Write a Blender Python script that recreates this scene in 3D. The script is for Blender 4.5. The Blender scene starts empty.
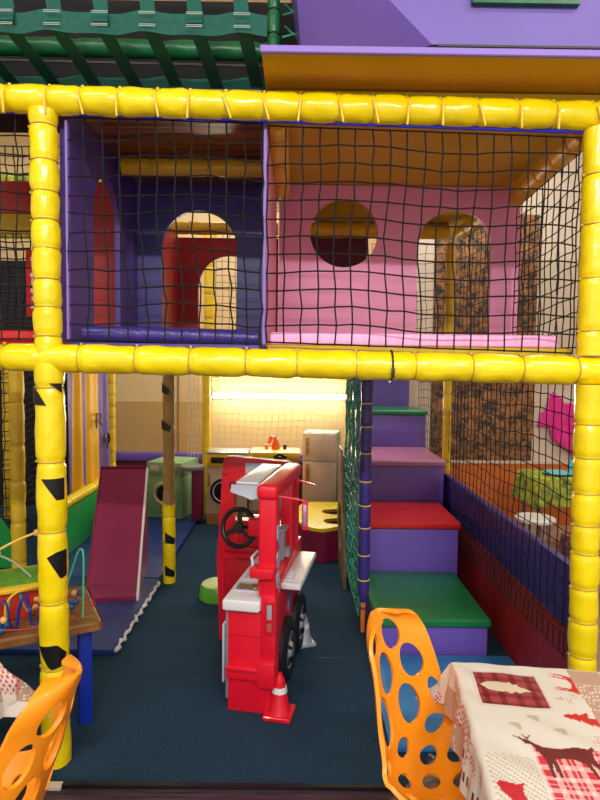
import bpy, bmesh, math, random
import numpy as np
from mathutils import Vector, Matrix
from mathutils.geometry import tessellate_polygon
random.seed(7)
C = bpy.context.scene
COL = C.collection
PI = math.pi
R = math.radians

# ------------------------------------------------------------------ materials
def lin(c):
    return tuple((v/255/12.92 if v/255 <= .04045 else ((v/255+.055)/1.055)**2.4) for v in c)

def mat(name, col, rough=.5, var=.0, vscale=8, bump=0.0, bscale=60, metal=0, spec=.5, col2=None, stretch=(1, 1, 1), coat=0, emit=None, estr=0, trans=0, detail=3):
    m = bpy.data.materials.new(name); m.use_nodes = True
    nt = m.node_tree; b = nt.nodes['Principled BSDF']
    c = lin(col)+(1,)
    b.inputs['Base Color'].default_value = c
    b.inputs['Roughness'].default_value = rough
    b.inputs['Metallic'].default_value = metal
    b.inputs['Specular IOR Level'].default_value = spec
    b.inputs['Coat Weight'].default_value = coat
    if trans:
        b.inputs['Transmission Weight'].default_value = trans
    if emit:
        b.inputs['Emission Color'].default_value = lin(emit)+(1,)
        b.inputs['Emission Strength'].default_value = estr
    tc = nt.nodes.new('ShaderNodeTexCoord'); mp = nt.nodes.new('ShaderNodeMapping')
    mp.inputs['Scale'].default_value = stretch
    nt.links.new(tc.outputs['Object'], mp.inputs['Vector'])
    if var or col2:
        n = nt.nodes.new('ShaderNodeTexNoise'); n.inputs['Scale'].default_value = vscale; n.inputs['Detail'].default_value = detail
        nt.links.new(mp.outputs[0], n.inputs['Vector'])
        r = nt.nodes.new('ShaderNodeValToRGB')
        r.color_ramp.elements[0].position = .35; r.color_ramp.elements[1].position = .65
        if col2:
            r.color_ramp.elements[0].color = lin(col2)+(1,); r.color_ramp.elements[1].color = c
        else:
            r.color_ramp.elements[0].color = tuple(v*(1-var) for v in c[:3])+(1,)
            r.color_ramp.elements[1].color = tuple(min(1, v*(1+var)) for v in c[:3])+(1,)
        nt.links.new(n.outputs['Fac'], r.inputs[0]); nt.links.new(r.outputs[0], b.inputs['Base Color'])
    if bump:
        n2 = nt.nodes.new('ShaderNodeTexNoise'); n2.inputs['Scale'].default_value = bscale; n2.inputs['Detail'].default_value = 4
        nt.links.new(mp.outputs[0], n2.inputs['Vector'])
        bp = nt.nodes.new('ShaderNodeBump'); bp.inputs['Strength'].default_value = bump; bp.inputs['Distance'].default_value = .01
        nt.links.new(n2.outputs['Fac'], bp.inputs['Height']); nt.links.new(bp.outputs[0], b.inputs['Normal'])
    return m

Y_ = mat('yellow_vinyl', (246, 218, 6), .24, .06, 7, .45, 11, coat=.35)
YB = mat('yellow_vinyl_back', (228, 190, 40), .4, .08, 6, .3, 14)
TAN = mat('masking_tan', (190, 160, 88), .6, .1, 9, .3, 20)
ORB = mat('amber_vinyl', (226, 182, 28), .4, .1, 6, .3, 14)
MUST = mat('mustard_ply', (205, 150, 10), .55, .05, 3, .05, 40)
MUSTD = mat('amber_ply', (196, 164, 18), .5, .06, 3, .05, 40, stretch=(1, 6, 1))
BROWN = mat('brown_plank', (176, 104, 28), .35, 0, 4, .1, 40, col2=(88, 46, 16), stretch=(.5, 9, 1))
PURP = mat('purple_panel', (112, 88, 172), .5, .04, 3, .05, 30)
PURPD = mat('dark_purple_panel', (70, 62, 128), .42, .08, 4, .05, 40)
PURPM = mat('mid_purple_panel', (94, 76, 158), .45, .06, 4, .05, 40)
PURPS = mat('purple_soft', (110, 84, 178), .4, .08, 3, .15, 10)
PVIN = mat('violet_vinyl', (62, 48, 128), .32, .08, 8, .5, 30)
PTRIM = mat('lilac_edge', (140, 112, 196), .5)
PINK = mat('pink_panel', (232, 146, 190), .5, .04, 3, .04, 30)
PINKL = mat('pink_pad', (250, 175, 222), .4, .04, 5, .15, 20)
REDW = mat('red_panel', (176, 44, 44), .45, .06, 3)
REDB = mat('red_base_board', (150, 34, 26), .5, .12, 4, .1, 30)
MAROON = mat('maroon_vinyl', (136, 26, 68), .42, .07, 4, .1, 16)
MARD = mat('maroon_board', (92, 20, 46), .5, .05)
GREENS = mat('green_vinyl', (18, 118, 62), .3, .06, 6, .15, 12)
REDS = mat('red_vinyl', (196, 34, 34), .3, .06, 6, .15, 12)
DPINK = mat('dusty_pink_vinyl', (178, 116, 150), .35, .06, 6, .15, 12)
BLUEM = mat('blue_mat', (52, 126, 184), .35, .08, 4, .15, 12)
NAVYM = mat('navy_mat', (22, 50, 112), .35, .12, 5, .2, 12)
CARPET = mat('carpet', (56, 84, 106),   .95, 0, 190, .8, 280, col2=(16, 36, 54), spec=.1, detail=5)
WOODF = mat('plum_boards', (82, 58, 72), .45, 0, 5, .15, 40, col2=(46, 32, 42), stretch=(1, 14, 1))
BLACKT = mat('black_trim', (14, 14, 18), .4)
ROPE = mat('black_rope', (7, 7, 12), .7, bump=.3, bscale=300)
ROPEW = mat('white_rope', (196, 190, 170), .7)
ROPEG = mat('green_rope', (54, 150, 122), .6, .5, 30)
BLUER = mat('blue_rod', (24, 40, 190), .35)
TIE = mat('cable_tie', (196, 160, 60), .5)
TIEY = mat('yellow_tie', (240, 205, 60), .45)
STRAP = mat('green_strap', (6, 84, 70), .75, .12, 40, .3, 250)
STITCH = mat('white_stitch', (190, 205, 196), .8)
GTUBE = mat('green_tube', (14, 98, 54), .35, .2, 8, .3, 12)
WHITE = mat('white_plastic', (226, 224, 226), .35)
WHITEP = mat('white_paint', (228, 224, 214), .5)
DARK = mat('near_black_board', (7, 10, 10), .8, .3, 4)
CREAMW = mat('cream_wall', (232, 204, 150), .85, .04, 2, .1, 60)
CREAM2 = mat('pale_cream_wall', (214, 196, 172), .85, .04, 2, .1, 60)
ORANGEW = mat('orange_wall', (206, 108, 40), .7, .08, 3)
TRED = mat('truck_red', (224, 18, 44), .32, coat=.2)
TREDD = mat('truck_dark_red', (196, 14, 40), .4)
TGREY = mat('silver_plastic', (158, 162, 172), .35, metal=.2)
LGREY = mat('light_grey', (190, 196, 208), .4)
BLK = mat('black_plastic', (14, 14, 17), .4)
RUBBER = mat('tyre_black', (18, 18, 20), .55, bump=.3, bscale=90)
BRASS = mat('brass_grate', (176, 150, 100), .3, metal=.7)
SKYB = mat('sticker_blue', (38, 130, 210), .35)
STICK = mat('sticker_pale', (190, 205, 215), .4, col2=(90, 130, 170), vscale=60)
LENS = mat('lamp_lens', (200, 205, 205), .15, metal=.5)
LENSR = mat('red_lens', (180, 90, 80), .2)
MIRR = mat('mirror_lilac', (196, 176, 220), .12, metal=.6)
WOODT = mat('oak_table', (150, 104, 52), .4, 0, 4, .1, 30, col2=(104, 66, 30), stretch=(2, 14, 2))
BLUEL = mat('cobalt_leg', (16, 44, 158), .4)
ORCH = mat('orange_plastic', (252, 150, 20), .38, coat=.1)
METAL = mat('grey_steel', (140, 142, 146), .3, metal=.8)
APPC = mat('appliance_cream', (214, 196, 160), .5, .03)
APPG = mat('appliance_mint', (132, 172, 120), .5, .05)
APPGD = mat('appliance_sage', (112, 142, 122), .5, .05)
APPY = mat('appliance_yellow', (244, 196, 40), .4)
APPO = mat('appliance_amber', (214, 150, 70), .5)
KWOOD = mat('play_kitchen_wood', (176, 120, 66), .5, .1)
ORT = mat('orange_tap', (240, 110, 20), .35)
KOUT = mat('wood_edge', (120, 96, 66), .55, .2, 10)
PTOP = mat('grey_top', (130, 136, 130), .4)
MAGL = mat('magenta_cloth', (226, 40, 140), .7, .12, 12, .2, 30)
MAGP = mat('mauve_cloth', (176, 70, 160), .7, .12, 12)
TURQ = mat('turquoise_plastic', (90, 205, 215), .35)
DOTC = mat('lime_cloth', (186, 190, 50), .7, 0, 16, col2=(92, 110, 40))
FLOC = mat('floral_cloth', (150, 70, 90), .8, 0, 26, col2=(40, 60, 50))
PITG = mat('pit_green', (30, 150, 66), .4, .06)
MINT = mat('mint_wire', (70, 200, 140), .4)
BLUEW = mat('blue_wire', (30, 50, 150), .4)
REDWI = mat('red_wire', (196, 30, 40), .4)
YELWI = mat('yellow_wire', (236, 190, 60), .4)
BEADW = mat('bead_wood', (226, 180, 110), .45)
BEADB = mat('bead_blue', (24, 84, 140), .4)
BEADG = mat('bead_green', (18, 92, 60), .4)
BEADR = mat('bead_red', (206, 60, 36), .4)
BOXG = mat('lid_green', (92, 150, 40), .5, .2, 20)
BOXR = mat('box_red', (196, 44, 26), .5, .08, 10)
LIME = mat('stool_lime', (150, 206, 90), .4)
LIMEP = mat('stool_pale', (206, 226, 160), .5)
FOAM = mat('orange_foam', (226, 120, 40), .9)
SIGNR = mat('sign_red', (190, 20, 30), .5)
TUBE = mat('lamp_tube', (255, 250, 225), .5, emit=(255, 246, 214), estr=34)
CTUBE = mat('ceiling_tube', (255, 250, 240), .5, emit=(255, 248, 236), estr=14)

def wallpaper():
    m = bpy.data.materials.new('floral_wallpaper'); m.use_nodes = True
    nt = m.node_tree; b = nt.nodes['Principled BSDF']; b.inputs['Roughness'].default_value = .6
    tc = nt.nodes.new('ShaderNodeTexCoord')
    v = nt.nodes.new('ShaderNodeTexNoise'); v.inputs['Scale'].default_value = 12; v.inputs['Detail'].default_value = 5; v.inputs['Roughness'].default_value = .7
    v.inputs['Distortion'].default_value = 1.6
    w = nt.nodes.new('ShaderNodeTexVoronoi'); w.inputs['Scale'].default_value = 9
    mth = nt.nodes.new('ShaderNodeMath'); mth.operation = 'MULTIPLY_ADD'; mth.inputs[1].default_value = .25
    for n in (v, w): nt.links.new(tc.outputs['Object'], n.inputs['Vector'])
    nt.links.new(w.outputs['Distance'], mth.inputs[0]); nt.links.new(v.outputs['Fac'], mth.inputs[2])
    r = nt.nodes.new('ShaderNodeValToRGB'); e = r.color_ramp.elements
    e[0].position = .5; e[0].color = lin((40, 36, 34))+(1,)
    e[1].position = .72; e[1].color = lin((160, 108, 60))+(1,)
    x = e.new(.6); x.color = lin((104, 72, 44))+(1,)
    nt.links.new(mth.outputs[0], r.inputs[0]); nt.links.new(r.outputs[0], b.inputs['Base Color'])
    return m
WALLP = wallpaper()

# ------------------------------------------------------------------ mesh helpers
def B(): return bmesh.new()

def merge(bm, tmp, M=None):
    me = bpy.data.meshes.new('t'); tmp.to_mesh(me); tmp.free()
    if M is not None: me.transform(M)
    bm.from_mesh(me); bpy.data.meshes.remove(me)
    return bm

def box(bm, x0, x1, y0, y1, z0, z1, r=0, seg=2, M=None):
    t = bmesh.new()
    bmesh.ops.create_cube(t, size=1)
    for v in t.verts:
        v.co = Vector(((x0+x1)/2+v.co.x*(x1-x0), (y0+y1)/2+v.co.y*(y1-y0), (z0+z1)/2+v.co.z*(z1-z0)))
    if r: bmesh.ops.bevel(t, geom=t.edges[:], offset=r, segments=seg, profile=.6, affect='EDGES')
    return merge(bm, t, M)

def frames(pts):
    ts = []
    n = len(pts)
    for i in range(n):
        a = pts[max(i-1, 0)]; b = pts[min(i+1, n-1)]
        t = (b-a)
        ts.append(t.normalized() if t.length > 1e-9 else Vector((0, 0, 1)))
    up = Vector((0, 0, 1)) if abs(ts[0].z) < .9 else Vector((0, 1, 0))
    x = ts[0].cross(up).normalized(); out = []
    for t in ts:
        x = (x - t*x.dot(t)).normalized()
        out.append((x, t.cross(x)))
    return out

def tube(bm, pts, r, n=8, cap=True, closed=False):
    pts = [Vector(p) for p in pts]
    fr = frames(pts); rings = []
    for i, p in enumerate(pts):
        rr = r[i] if isinstance(r, (list, tuple)) else r
        x, y = fr[i]
        rings.append([bm.verts.new(p+x*math.cos(2*PI*k/n)*rr+y*math.sin(2*PI*k/n)*rr) for k in range(n)])
    m = len(rings)
    for i in range(m-1 if not closed else m):
        a = rings[i]; b = rings[(i+1) % m]
        for k in range(n):
            bm.faces.new((a[k], a[(k+1) % n], b[(k+1) % n], b[k]))
    if cap and not closed:
        bm.faces.new(rings[0][::-1]); bm.faces.new(rings[-1])
    return bm

def lathe(bm, prof, n=24, M=None):
    t = bmesh.new(); rings = []
    for r, z in prof:
        rings.append([t.verts.new((r*math.cos(2*PI*k/n), r*math.sin(2*PI*k/n), z)) for k in range(n)])
    for a, b in zip(rings, rings[1:]):
        for k in range(n):
            t.faces.new((a[k], a[(k+1) % n], b[(k+1) % n], b[k]))
    t.faces.new(rings[0][::-1]); t.faces.new(rings[-1])
    return merge(bm, t, M)

def torus(bm, Rr, r, n=28, k=8, M=None):
    t = bmesh.new()
    tube(t, [(Rr*math.cos(2*PI*i/n), Rr*math.sin(2*PI*i/n), 0) for i in range(n)], r, k, closed=True)
    return merge(bm, t, M)

def slab(bm, outer, holes, d0, d1, M=None):
    """2-D outline (a,b) with holes, thickness from d0 to d1 along local z"""
    t = bmesh.new()
    loops = [outer]+holes
    flat = [p for l in loops for p in l]
    tris = tessellate_polygon([[Vector((p[0], p[1], 0)) for p in l] for l in loops])
    v0 = [t.verts.new((p[0], p[1], d0)) for p in flat]; v1 = [t.verts.new((p[0], p[1], d1)) for p in flat]
    for a, b, c in tris:
        try:
            t.faces.new((v0[a], v0[b], v0[c])); t.faces.new((v1[c], v1[b], v1[a]))
        except ValueError: pass
    o = 0
    for l in loops:
        n = len(l)
        for i in range(n):
            j = (i+1) % n
            t.faces.new((v0[o+i], v0[o+j], v1[o+j], v1[o+i]))
        o += n
    bmesh.ops.recalc_face_normals(t, faces=t.faces[:])
    return merge(bm, t, M)

# plane matrices: outline (a,b) -> XZ plane (depth along +Y) and YZ plane (depth along +X)
XZ = Matrix(((1, 0, 0, 0), (0, 0, 1, 0), (0, 1, 0, 0), (0, 0, 0, 1)))
YZ = Matrix(((0, 0, 1, 0), (1, 0, 0, 0), (0, 1, 0, 0), (0, 0, 0, 1)))

def rect(a0, a1, b0, b1): return [(a0, b0), (a1, b0), (a1, b1), (a0, b1)]
def arch(a0, a1, b0, bt, n=20):
    rad = (a1-a0)/2; c = (a0+a1)/2
    return [(a0, b0), (a1, b0)]+[(c+rad*math.cos(PI*i/n), bt-rad+rad*math.sin(PI*i/n)) for i in range(n+1)]
def circ(a, b, ra, rb=None, n=32):
    rb = rb or ra
    return [(a+ra*math.cos(2*PI*i/n), b+rb*math.sin(2*PI*i/n)) for i in range(n)]

def obj(name, bm, m, parent=None, smooth=True, ang=35):
    me = bpy.data.meshes.new(name); bm.to_mesh(me); bm.free()
    if smooth:
        for p in me.polygons: p.use_smooth = True
        me.set_sharp_from_angle(angle=R(ang))
    o = bpy.data.objects.new(name, me); COL.objects.link(o)
    for x in (m if isinstance(m, (list, tuple)) else [m]): me.materials.append(x)
    if parent: o.parent = parent
    return o

def thing(name, label, cat, loc=(0, 0, 0), rz=0, group=None):
    o = bpy.data.objects.new(name, None); COL.objects.link(o)
    o.location = loc; o.rotation_euler = (0, 0, rz); o.empty_display_size = .1
    o['label'] = label; o['category'] = cat
    if group: o['group'] = group
    return o
def tag(o, label, cat, group=None, kind=None):
    o['label'] = label; o['category'] = cat
    if group: o['group'] = group
    if kind: o['kind'] = kind
    return o
def struct(name, bm, m, smooth=False):
    o = obj(name, bm, m, None, smooth); o['kind'] = 'structure'; return o
def Tm(x, y, z): return Matrix.Translation((x, y, z))
def Rm(a, ax): return Matrix.Rotation(a, 4, ax)

# ------------------------------------------------------------------ camera
cam = bpy.data.cameras.new('camera'); co = bpy.data.objects.new('camera', cam); COL.objects.link(co)
cam.sensor_fit = 'VERTICAL'; cam.sensor_height = 36; cam.lens = 580/800*36
co.matrix_world = Tm(0, 0, 1.70) @ Rm(R(-.3), 'Z') @ Rm(PI/2-R(3.3), 'X') @ Rm(R(.7), 'Z')
C.camera = co

# ------------------------------------------------------------------ room
ZD1 = 1.79      # deck of the upper storey
FY = 2.40       # front frame plane
b = B(); box(b, -4.6, 4.2, -3.5, 2.25, -.06, -.012); struct('floor', b, WOODF)
b = B(); box(b, -4.6, 1.33, 2.27, 7.4, -.06, 0); o = struct('floor_carpet', b, CARPET); o.name = 'floor.001'
b = B(); box(b, 1.335, 4.2, 2.27, 7.4, -.06, -.004); struct('floor', b, mat('tan_lino', (168, 138, 112), .4, .06)).name = 'floor.002'
b = B(); box(b, -4.6, 4.2, 2.25, 2.27, -.06, .004); struct('trim_1', b, BLACKT)
b = B(); box(b, -1.02, -.93, 2.235, 2.27, -.012, .006, .003, 1); struct('trim_7', b, CREAM2)
for k, yy in enumerate((3.05, 3.30)):
    b = B(); box(b, -.9 if k else -.95, .42, yy, yy+.003, -.01, .0008)
    struct('trim_%d' % (k+2), b, BLACKT)
b = B(); slab(b, rect(-4.6, 1.02, 0, 5), [], 7.3, 7.4, XZ); struct('wall_back', b, CREAMW)
b = B(); box(b, 1.02, 1.1, 6.4, 7.4, 0, 5); struct('wall_return', b, CREAMW).name = 'wall_middle'
b = B(); box(b, 1.02, 4.2, 6.3, 6.4, .69, 5); struct('wall_right_back', b, CREAM2).name = 'wall_far_right'
b = B(); box(b, 1.02, 4.2, 6.28, 6.4, 0, .67); struct('wall_dado', b, ORANGEW).name = 'wall_lower_right'
b = B(); box(b, 1.02, 4.2, 6.27, 6.4, .67, .70); struct('trim_4', b, CREAM2)
b = B(); box(b, 1.46, 2.57, 6.285, 6.30, .70, 3.35); struct('trim_wallpaper', b, WALLP).name = 'wall_wallpaper'
b = B(); box(b, -4.7, -4.6, -3.5, 7.4, 0, 5); struct('wall_left', b, CREAM2)
b = B(); box(b, 4.2, 4.3, -3.5, 7.4, 0, 5); struct('wall_right', b, CREAM2)
b = B(); box(b, -4.7, 4.3, -3.5, 7.4, 5, 5.1); struct('ceiling', b, CREAM2)
# back wall board joints / darker tan lower band
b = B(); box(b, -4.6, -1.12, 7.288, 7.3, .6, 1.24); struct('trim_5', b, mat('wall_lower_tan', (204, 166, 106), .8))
b = B(); box(b, -1.5, -1.49, 7.280, 7.3, .6, 3); struct('trim_6', b, KOUT)
b = B(); box(b, -4.6, 1.02, 7.2, 7.3, 0, .5); tag(obj('wall_padding', b, MARD), 'maroon padded band along the foot of the cream back wall', 'padding')
b = B(); box(b, -4.6, 1.02, 7.18, 7.3, .5, .6, .02); tag(obj('wall_padding', b, PURPS), 'purple padded strip capping the maroon wall band at the back', 'padding')

# ------------------------------------------------------------------ padded poles
def lump(L, r, step, pinch=.14, seed=0, n=18, first=None):
    """padded sleeve along local z from 0 to L with tied waists; returns (bm, tie positions)"""
    rnd = random.Random(seed)
    ties = []; z = first if first is not None else step*.5
    while z < L-.02:
        ties.append(z); z += step*rnd.uniform(.88, 1.12)
    t = bmesh.new(); rings = []
    m = max(6, int(L/.012))
    ph = [rnd.uniform(0, 6) for _ in range(6)]
    for i in range(m+1):
        z = L*i/m
        rr = r
        d = min([abs(z-q) for q in ties]+[9])
        rr *= 1-pinch*math.exp(-(d/.013)**2)
        rr *= 1+.025*math.sin(z*23+ph[0])
        ring = []
        for k in range(n):
            a = 2*PI*k/n
            q = rr*(1+.018*math.sin(3*a+z*31+ph[1])+.014*math.sin(5*a-z*60+ph[2])+.012*math.sin(7*a+z*110+ph[3])*math.exp(-(d/.05)**2))
            ring.append(t.verts.new((q*math.cos(a), q*math.sin(a), z)))
        rings.append(ring)
    for a_, b_ in zip(rings, rings[1:]):
        for k in range(n):
            t.faces.new((a_[k], a_[(k+1) % n], b_[(k+1) % n], b_[k]))
    t.faces.new(rings[0][::-1]); t.faces.new(rings[-1])
    return t, ties

def dirmat(p0, p1):
    p0 = Vector(p0); p1 = Vector(p1)
    q = (p1-p0).to_track_quat('Z', 'Y')
    return Matrix.Translation(p0) @ q.to_matrix().to_4x4()

def pole(name, label, cat, p0, p1, r, m, step=.15, tie=TIE, seed=0, group=None, tails=False, tie_on=True, tie_r=.0028, first=None, nn=18, lower=None):
    root = thing(name, label, cat, p0, 0, group)
    L = (Vector(p1)-Vector(p0)).length
    DM = Matrix.Translation(-Vector(p0)) @ dirmat(p0, p1)
    t, ties = lump(L, r, step, seed=seed, n=nn, first=first)
    bm = B(); merge(bm, t, DM)
    o = obj('padding_sleeve', bm, m, root, ang=60)
    if tie_on:
        tb = B(); torus(tb, r*.9, tie_r, 20, 6)
        # little lock head
        box(tb, -.006, .006, r*.88, r*.88+.012, -.005, .005, .001, 1)
        if tails:
            hd = [(0, 0, 0), (0, 0, 0)]
        first_o = None
        for z in ties:
            if first_o is None:
                first_o = obj('cable_tie', tb, tie, root)
                c = first_o
            else:
                c = first_o.copy(); COL.objects.link(c); c.parent = root
            c.matrix_local = DM @ Tm(0, 0, z) @ Rm(PI if abs((Vector(p1)-Vector(p0)).z) > .5 else 0, 'Z')
        if tails:
            first_t = None
            rnd = random.Random(seed+5)
            for z in ties:
                P = DM @ Vector((0, 0, z))
                if first_t is None:
                    tt = B()
                    tube(tt, [(0, -r*.98, .014), (.001, -r*1.03, -.0), (.005, -r*1.02, -.03), (.009, -r*.98, -.062), (.010, -r*.95, -.075)], [.006, .0055, .005, .0045, .004], 6)
                    first_t = c = obj('tie_tail', tt, TIEY, root)
                else:
                    c = first_t.copy(); COL.objects.link(c); c.parent = root
                c.matrix_local = Tm(*P) @ Rm(rnd.uniform(-.3, .3), 'Y')
    return root, DM

# hazard tape patch: thin curved patch that hugs the sleeve
def patch(root, r, zc, pts, m=BLK, off=.0022, cx=0, cy=0):
    """pts: polygon in (angle about pole, height); angle 0 faces -Y"""
    t = bmesh.new(); n = 10
    # rasterise polygon as vertical strips over the curved surface
    a0 = min(p[0] for p in pts); a1 = max(p[0] for p in pts)
    def span(a):
        ys = []
        for i in range(len(pts)):
            p, q = pts[i], pts[(i+1) % len(pts)]
            if (p[0]-a)*(q[0]-a) <= 0 and p[0] != q[0]:
                ys.append(p[1]+(q[1]-p[1])*(a-p[0])/(q[0]-p[0]))
        return (min(ys), max(ys)) if ys else (0, 0)
    prev = None
    for i in range(n+1):
        a = a0+(a1-a0)*(i+.001)/(n+.002); lo, hi = span(a)
        q = [(cx+math.sin(a)*s, cy-math.cos(a)*s) for s in (r, r+off)]
        cur = [t.verts.new((q[1][0], q[1][1], zc+lo)), t.verts.new((q[1][0], q[1][1], zc+hi)), t.verts.new((q[0][0], q[0][1], zc+hi)), t.verts.new((q[0][0], q[0][1], zc+lo))]
        if prev:
            for k in range(4): t.faces.new((prev[k], prev[(k+1) % 4], cur[(k+1) % 4], cur[k]))
        else: t.faces.new(cur)
        prev = cur
    t.faces.new(prev[::-1])
    bmesh.ops.recalc_face_normals(t, faces=t.faces[:])
    return obj('tape_patch', t, m, root)

XL, XR = -1.022, 1.217
# front left post, lower (ground to beam) and upper (beam to top beam)
r0, _ = pole('padded_post', 'front left yellow padded post with black tape triangles, ground to lower beam', 'post', (-1.012, FY, 0), (-1.022, FY, 1.70), .059, Y_, .30, seed=3, first=.42)
A = lambda d: R(d)
patch(r0, .0605, 1.62, [(A(-70), 0), (A(-70), -.085), (A(10), -.09), (A(-20), -.04)], cx=-.010)
patch(r0, .0605, 1.62, [(A(20), .0), (A(70), -.0), (A(70), -.04)], cx=-.010)
patch(r0, .0605, 1.20, [(A(-15), .03), (A(75), .03), (A(75), -.06), (A(40), -.06)], cx=-.008)
patch(r0, .0605, 1.13, [(A(-80), .05), (A(-55), 0), (A(-80), 0)], cx=-.007)
patch(r0, .0605, .87, [(A(0), .035), (A(35), .055), (A(80), .06), (A(80), -.05), (A(50), -.06)], cx=-.005)
patch(r0, .0605, .48, [(A(-50), .045), (A(30), .055), (A(70), .01), (A(60), -.035), (A(5), -.05)], cx=-.002)
pole('padded_post', 'front left yellow padded post between the two yellow beams', 'post', (-1.024, FY, 1.75), (-1.034, FY, 2.71), .056, Y_, .125, seed=4)
pole('padded_post', 'front right yellow padded post behind the patterned table', 'post', (1.235, FY, 0), (1.213, FY, 1.64), .058, Y_, .135, seed=5)
pole('padded_post', 'front right yellow padded post at the edge of the upper net', 'post', (1.212, FY, 1.76), (1.207, FY, 2.67), .056, Y_, .2, seed=6)
# front beams
pole('padded_beam', 'long yellow padded beam across the top of the netted storey', 'beam', (-2.1, FY, 2.772), (2.3, FY, 2.707), .056, Y_, .147, seed=9, tails=True, tie=TIEY)
pole('padded_beam', 'long yellow padded beam across the middle, right of the taped post', 'beam', (-1.04, FY, 1.723), (2.3, FY, 1.685), .060, Y_, .225, seed=10, first=.15)
pole('padded_beam', 'short yellow padded beam at the middle, left of the taped post', 'beam', (-2.1, FY, 1.73), (-1.02, FY, 1.723), .057, Y_, .16, seed=11)
b = B(); torus(b, .066, .004, 20, 6, Tm(.385, FY, 1.705) @ Rm(PI/2, 'Y')); box(b, .379, .391, FY-.075, FY-.06, 1.66, 1.70, .002)
tag(obj('black_strap', b, BLK), 'black rope loop tied around the middle yellow beam', 'strap')
# blue rods that carry the net under the top beam
b = B(); tube(b, [(XL+.05, FY+.01, 2.708), (XR-.02, FY+.01, 2.664)], .008, 8); tag(obj('net_rod', b, BLUER), 'blue rod under the top beam carrying the black nets', 'rod')
b = B(); tube(b, [(-2.1, FY+.01, 2.722), (XL-.05, FY+.01, 2.71)], .008, 8); tag(obj('net_rod', b, BLUER), 'blue rod under the top beam left of the yellow post', 'rod')
# depth beams at the top of the pink room
pole('padded_beam', 'amber padded beam running back along the ceiling at the pink room left', 'beam', (-.10, FY+.09, 2.735), (-.105, 3.5, 2.72), .05, ORB, .3, seed=12)
pole('padded_beam', 'amber padded beam running back along the ceiling at the pink room right', 'beam', (1.2, FY+.09, 2.70), (1.29, 3.5, 2.72), .052, ORB, .22, seed=13)
pole('padded_beam', 'tan padded beam running back past the pink arch', 'beam', (1.27, 3.64, 2.72), (1.22, 4.38, 2.72), .05, ORB, .18, seed=14)
pole('padded_beam', 'amber padded cross beam seen through the round pink window', 'beam', (-.08, 4.46, 2.735), (1.13, 4.46, 2.735), .058, ORB, .36, seed=15)
pole('padded_beam', 'orange padded cross beam above the red arched wall', 'beam', (-1.0, 4.56, 2.76), (-.16, 4.56, 2.76), .05, ORB, .3, seed=16)
pole('padded_beam', 'brown padded cross beam under the purple room ceiling', 'beam', (-.93, 3.12, 2.738), (-.19, 3.12, 2.738), .045, ORB, .3, seed=17, tie=TIE)
b = B(); box(b, -4.4, -2.62, 6.9, 6.94, 0.001, 2.9); tag(obj('dark_backdrop', b, mat('navy_backdrop', (20, 18, 30), .8)), 'dark screen added to darken the far left behind the nets', 'backdrop')  # added backdrop panel, keeps the view through the left nets dark
# second row of posts
pg = None
def taped(root, x, r):
    for zc, a, bb in ((1.52, -60, 20), (1.24, -75, 30), (.36, -20, 70), (.1, -20, 70)):
        patch(root, r+.001, zc, [(A(a), .05), (A(bb), -.01), (A(bb-10), -.05), (A(a), -.03)], cx=x)
r1, _ = pole('padded_post', 'slim masking-taped post with yellow foot beside the maroon ramp', 'post', (-.985, 4.47, 0), (-.99, 4.47, .62), .05, Y_, .2, seed=20)
_t, _ti = lump(1.03, .046, .25, seed=21)
bm = B(); merge(bm, _t, Tm(-.003, 0, .615)); obj('upper_sleeve', bm, TAN, r1, ang=60)
b = B(); tube(b, [(-.003, 0, 1.6), (-.003, 0, 1.735)], .02, 10); obj('steel_tube', b, PVIN, r1)
taped(r1, -.003, .052)
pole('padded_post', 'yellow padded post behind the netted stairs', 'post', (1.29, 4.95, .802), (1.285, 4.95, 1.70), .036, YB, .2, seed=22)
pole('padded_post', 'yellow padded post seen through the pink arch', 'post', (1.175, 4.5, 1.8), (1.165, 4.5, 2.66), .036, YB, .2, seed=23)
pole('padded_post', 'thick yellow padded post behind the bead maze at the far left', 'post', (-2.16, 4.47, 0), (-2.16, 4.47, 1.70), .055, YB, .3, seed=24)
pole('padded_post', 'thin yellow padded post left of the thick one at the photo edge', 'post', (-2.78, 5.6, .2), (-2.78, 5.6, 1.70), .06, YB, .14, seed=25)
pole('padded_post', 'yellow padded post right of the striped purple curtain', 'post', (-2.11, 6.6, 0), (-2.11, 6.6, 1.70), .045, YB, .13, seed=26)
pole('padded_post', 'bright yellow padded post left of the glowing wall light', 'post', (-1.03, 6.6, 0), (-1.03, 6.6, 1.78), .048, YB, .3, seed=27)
pole('padded_post', 'bright yellow padded post seen through the red arch', 'post', (-1.0, 6.6, 1.8), (-1.0, 6.6, 3.3), .06, YB, .3, seed=28)
# ------------------------------------------------------------------ decks and panels
b = B(); box(b, XL+.053, -.16, 2.47, 3.62, ZD1-.05, ZD1, .004, 1); tag(obj('floor_deck', b, PURPM), 'purple deck board under the purple room', 'deck')
b = B(); box(b, -.13, XR-.05, 2.47, 3.62, ZD1-.06, ZD1, .004, 1); tag(obj('floor_deck', b, MUSTD), 'deck board under the pink room', 'deck')
b = B(); box(b, XL+.075, -.16, 3.62, 4.65, ZD1-.06, ZD1, .004, 1); tag(obj('floor_deck', b, BROWN), 'brown deck board behind the purple arch', 'deck')
b = B(); box(b, -2.1, XL-.06, 2.47, 3.62, ZD1-.06, ZD1, .004, 1); tag(obj('floor_deck', b, REDW), 'red deck board left of the yellow post', 'deck')
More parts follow.
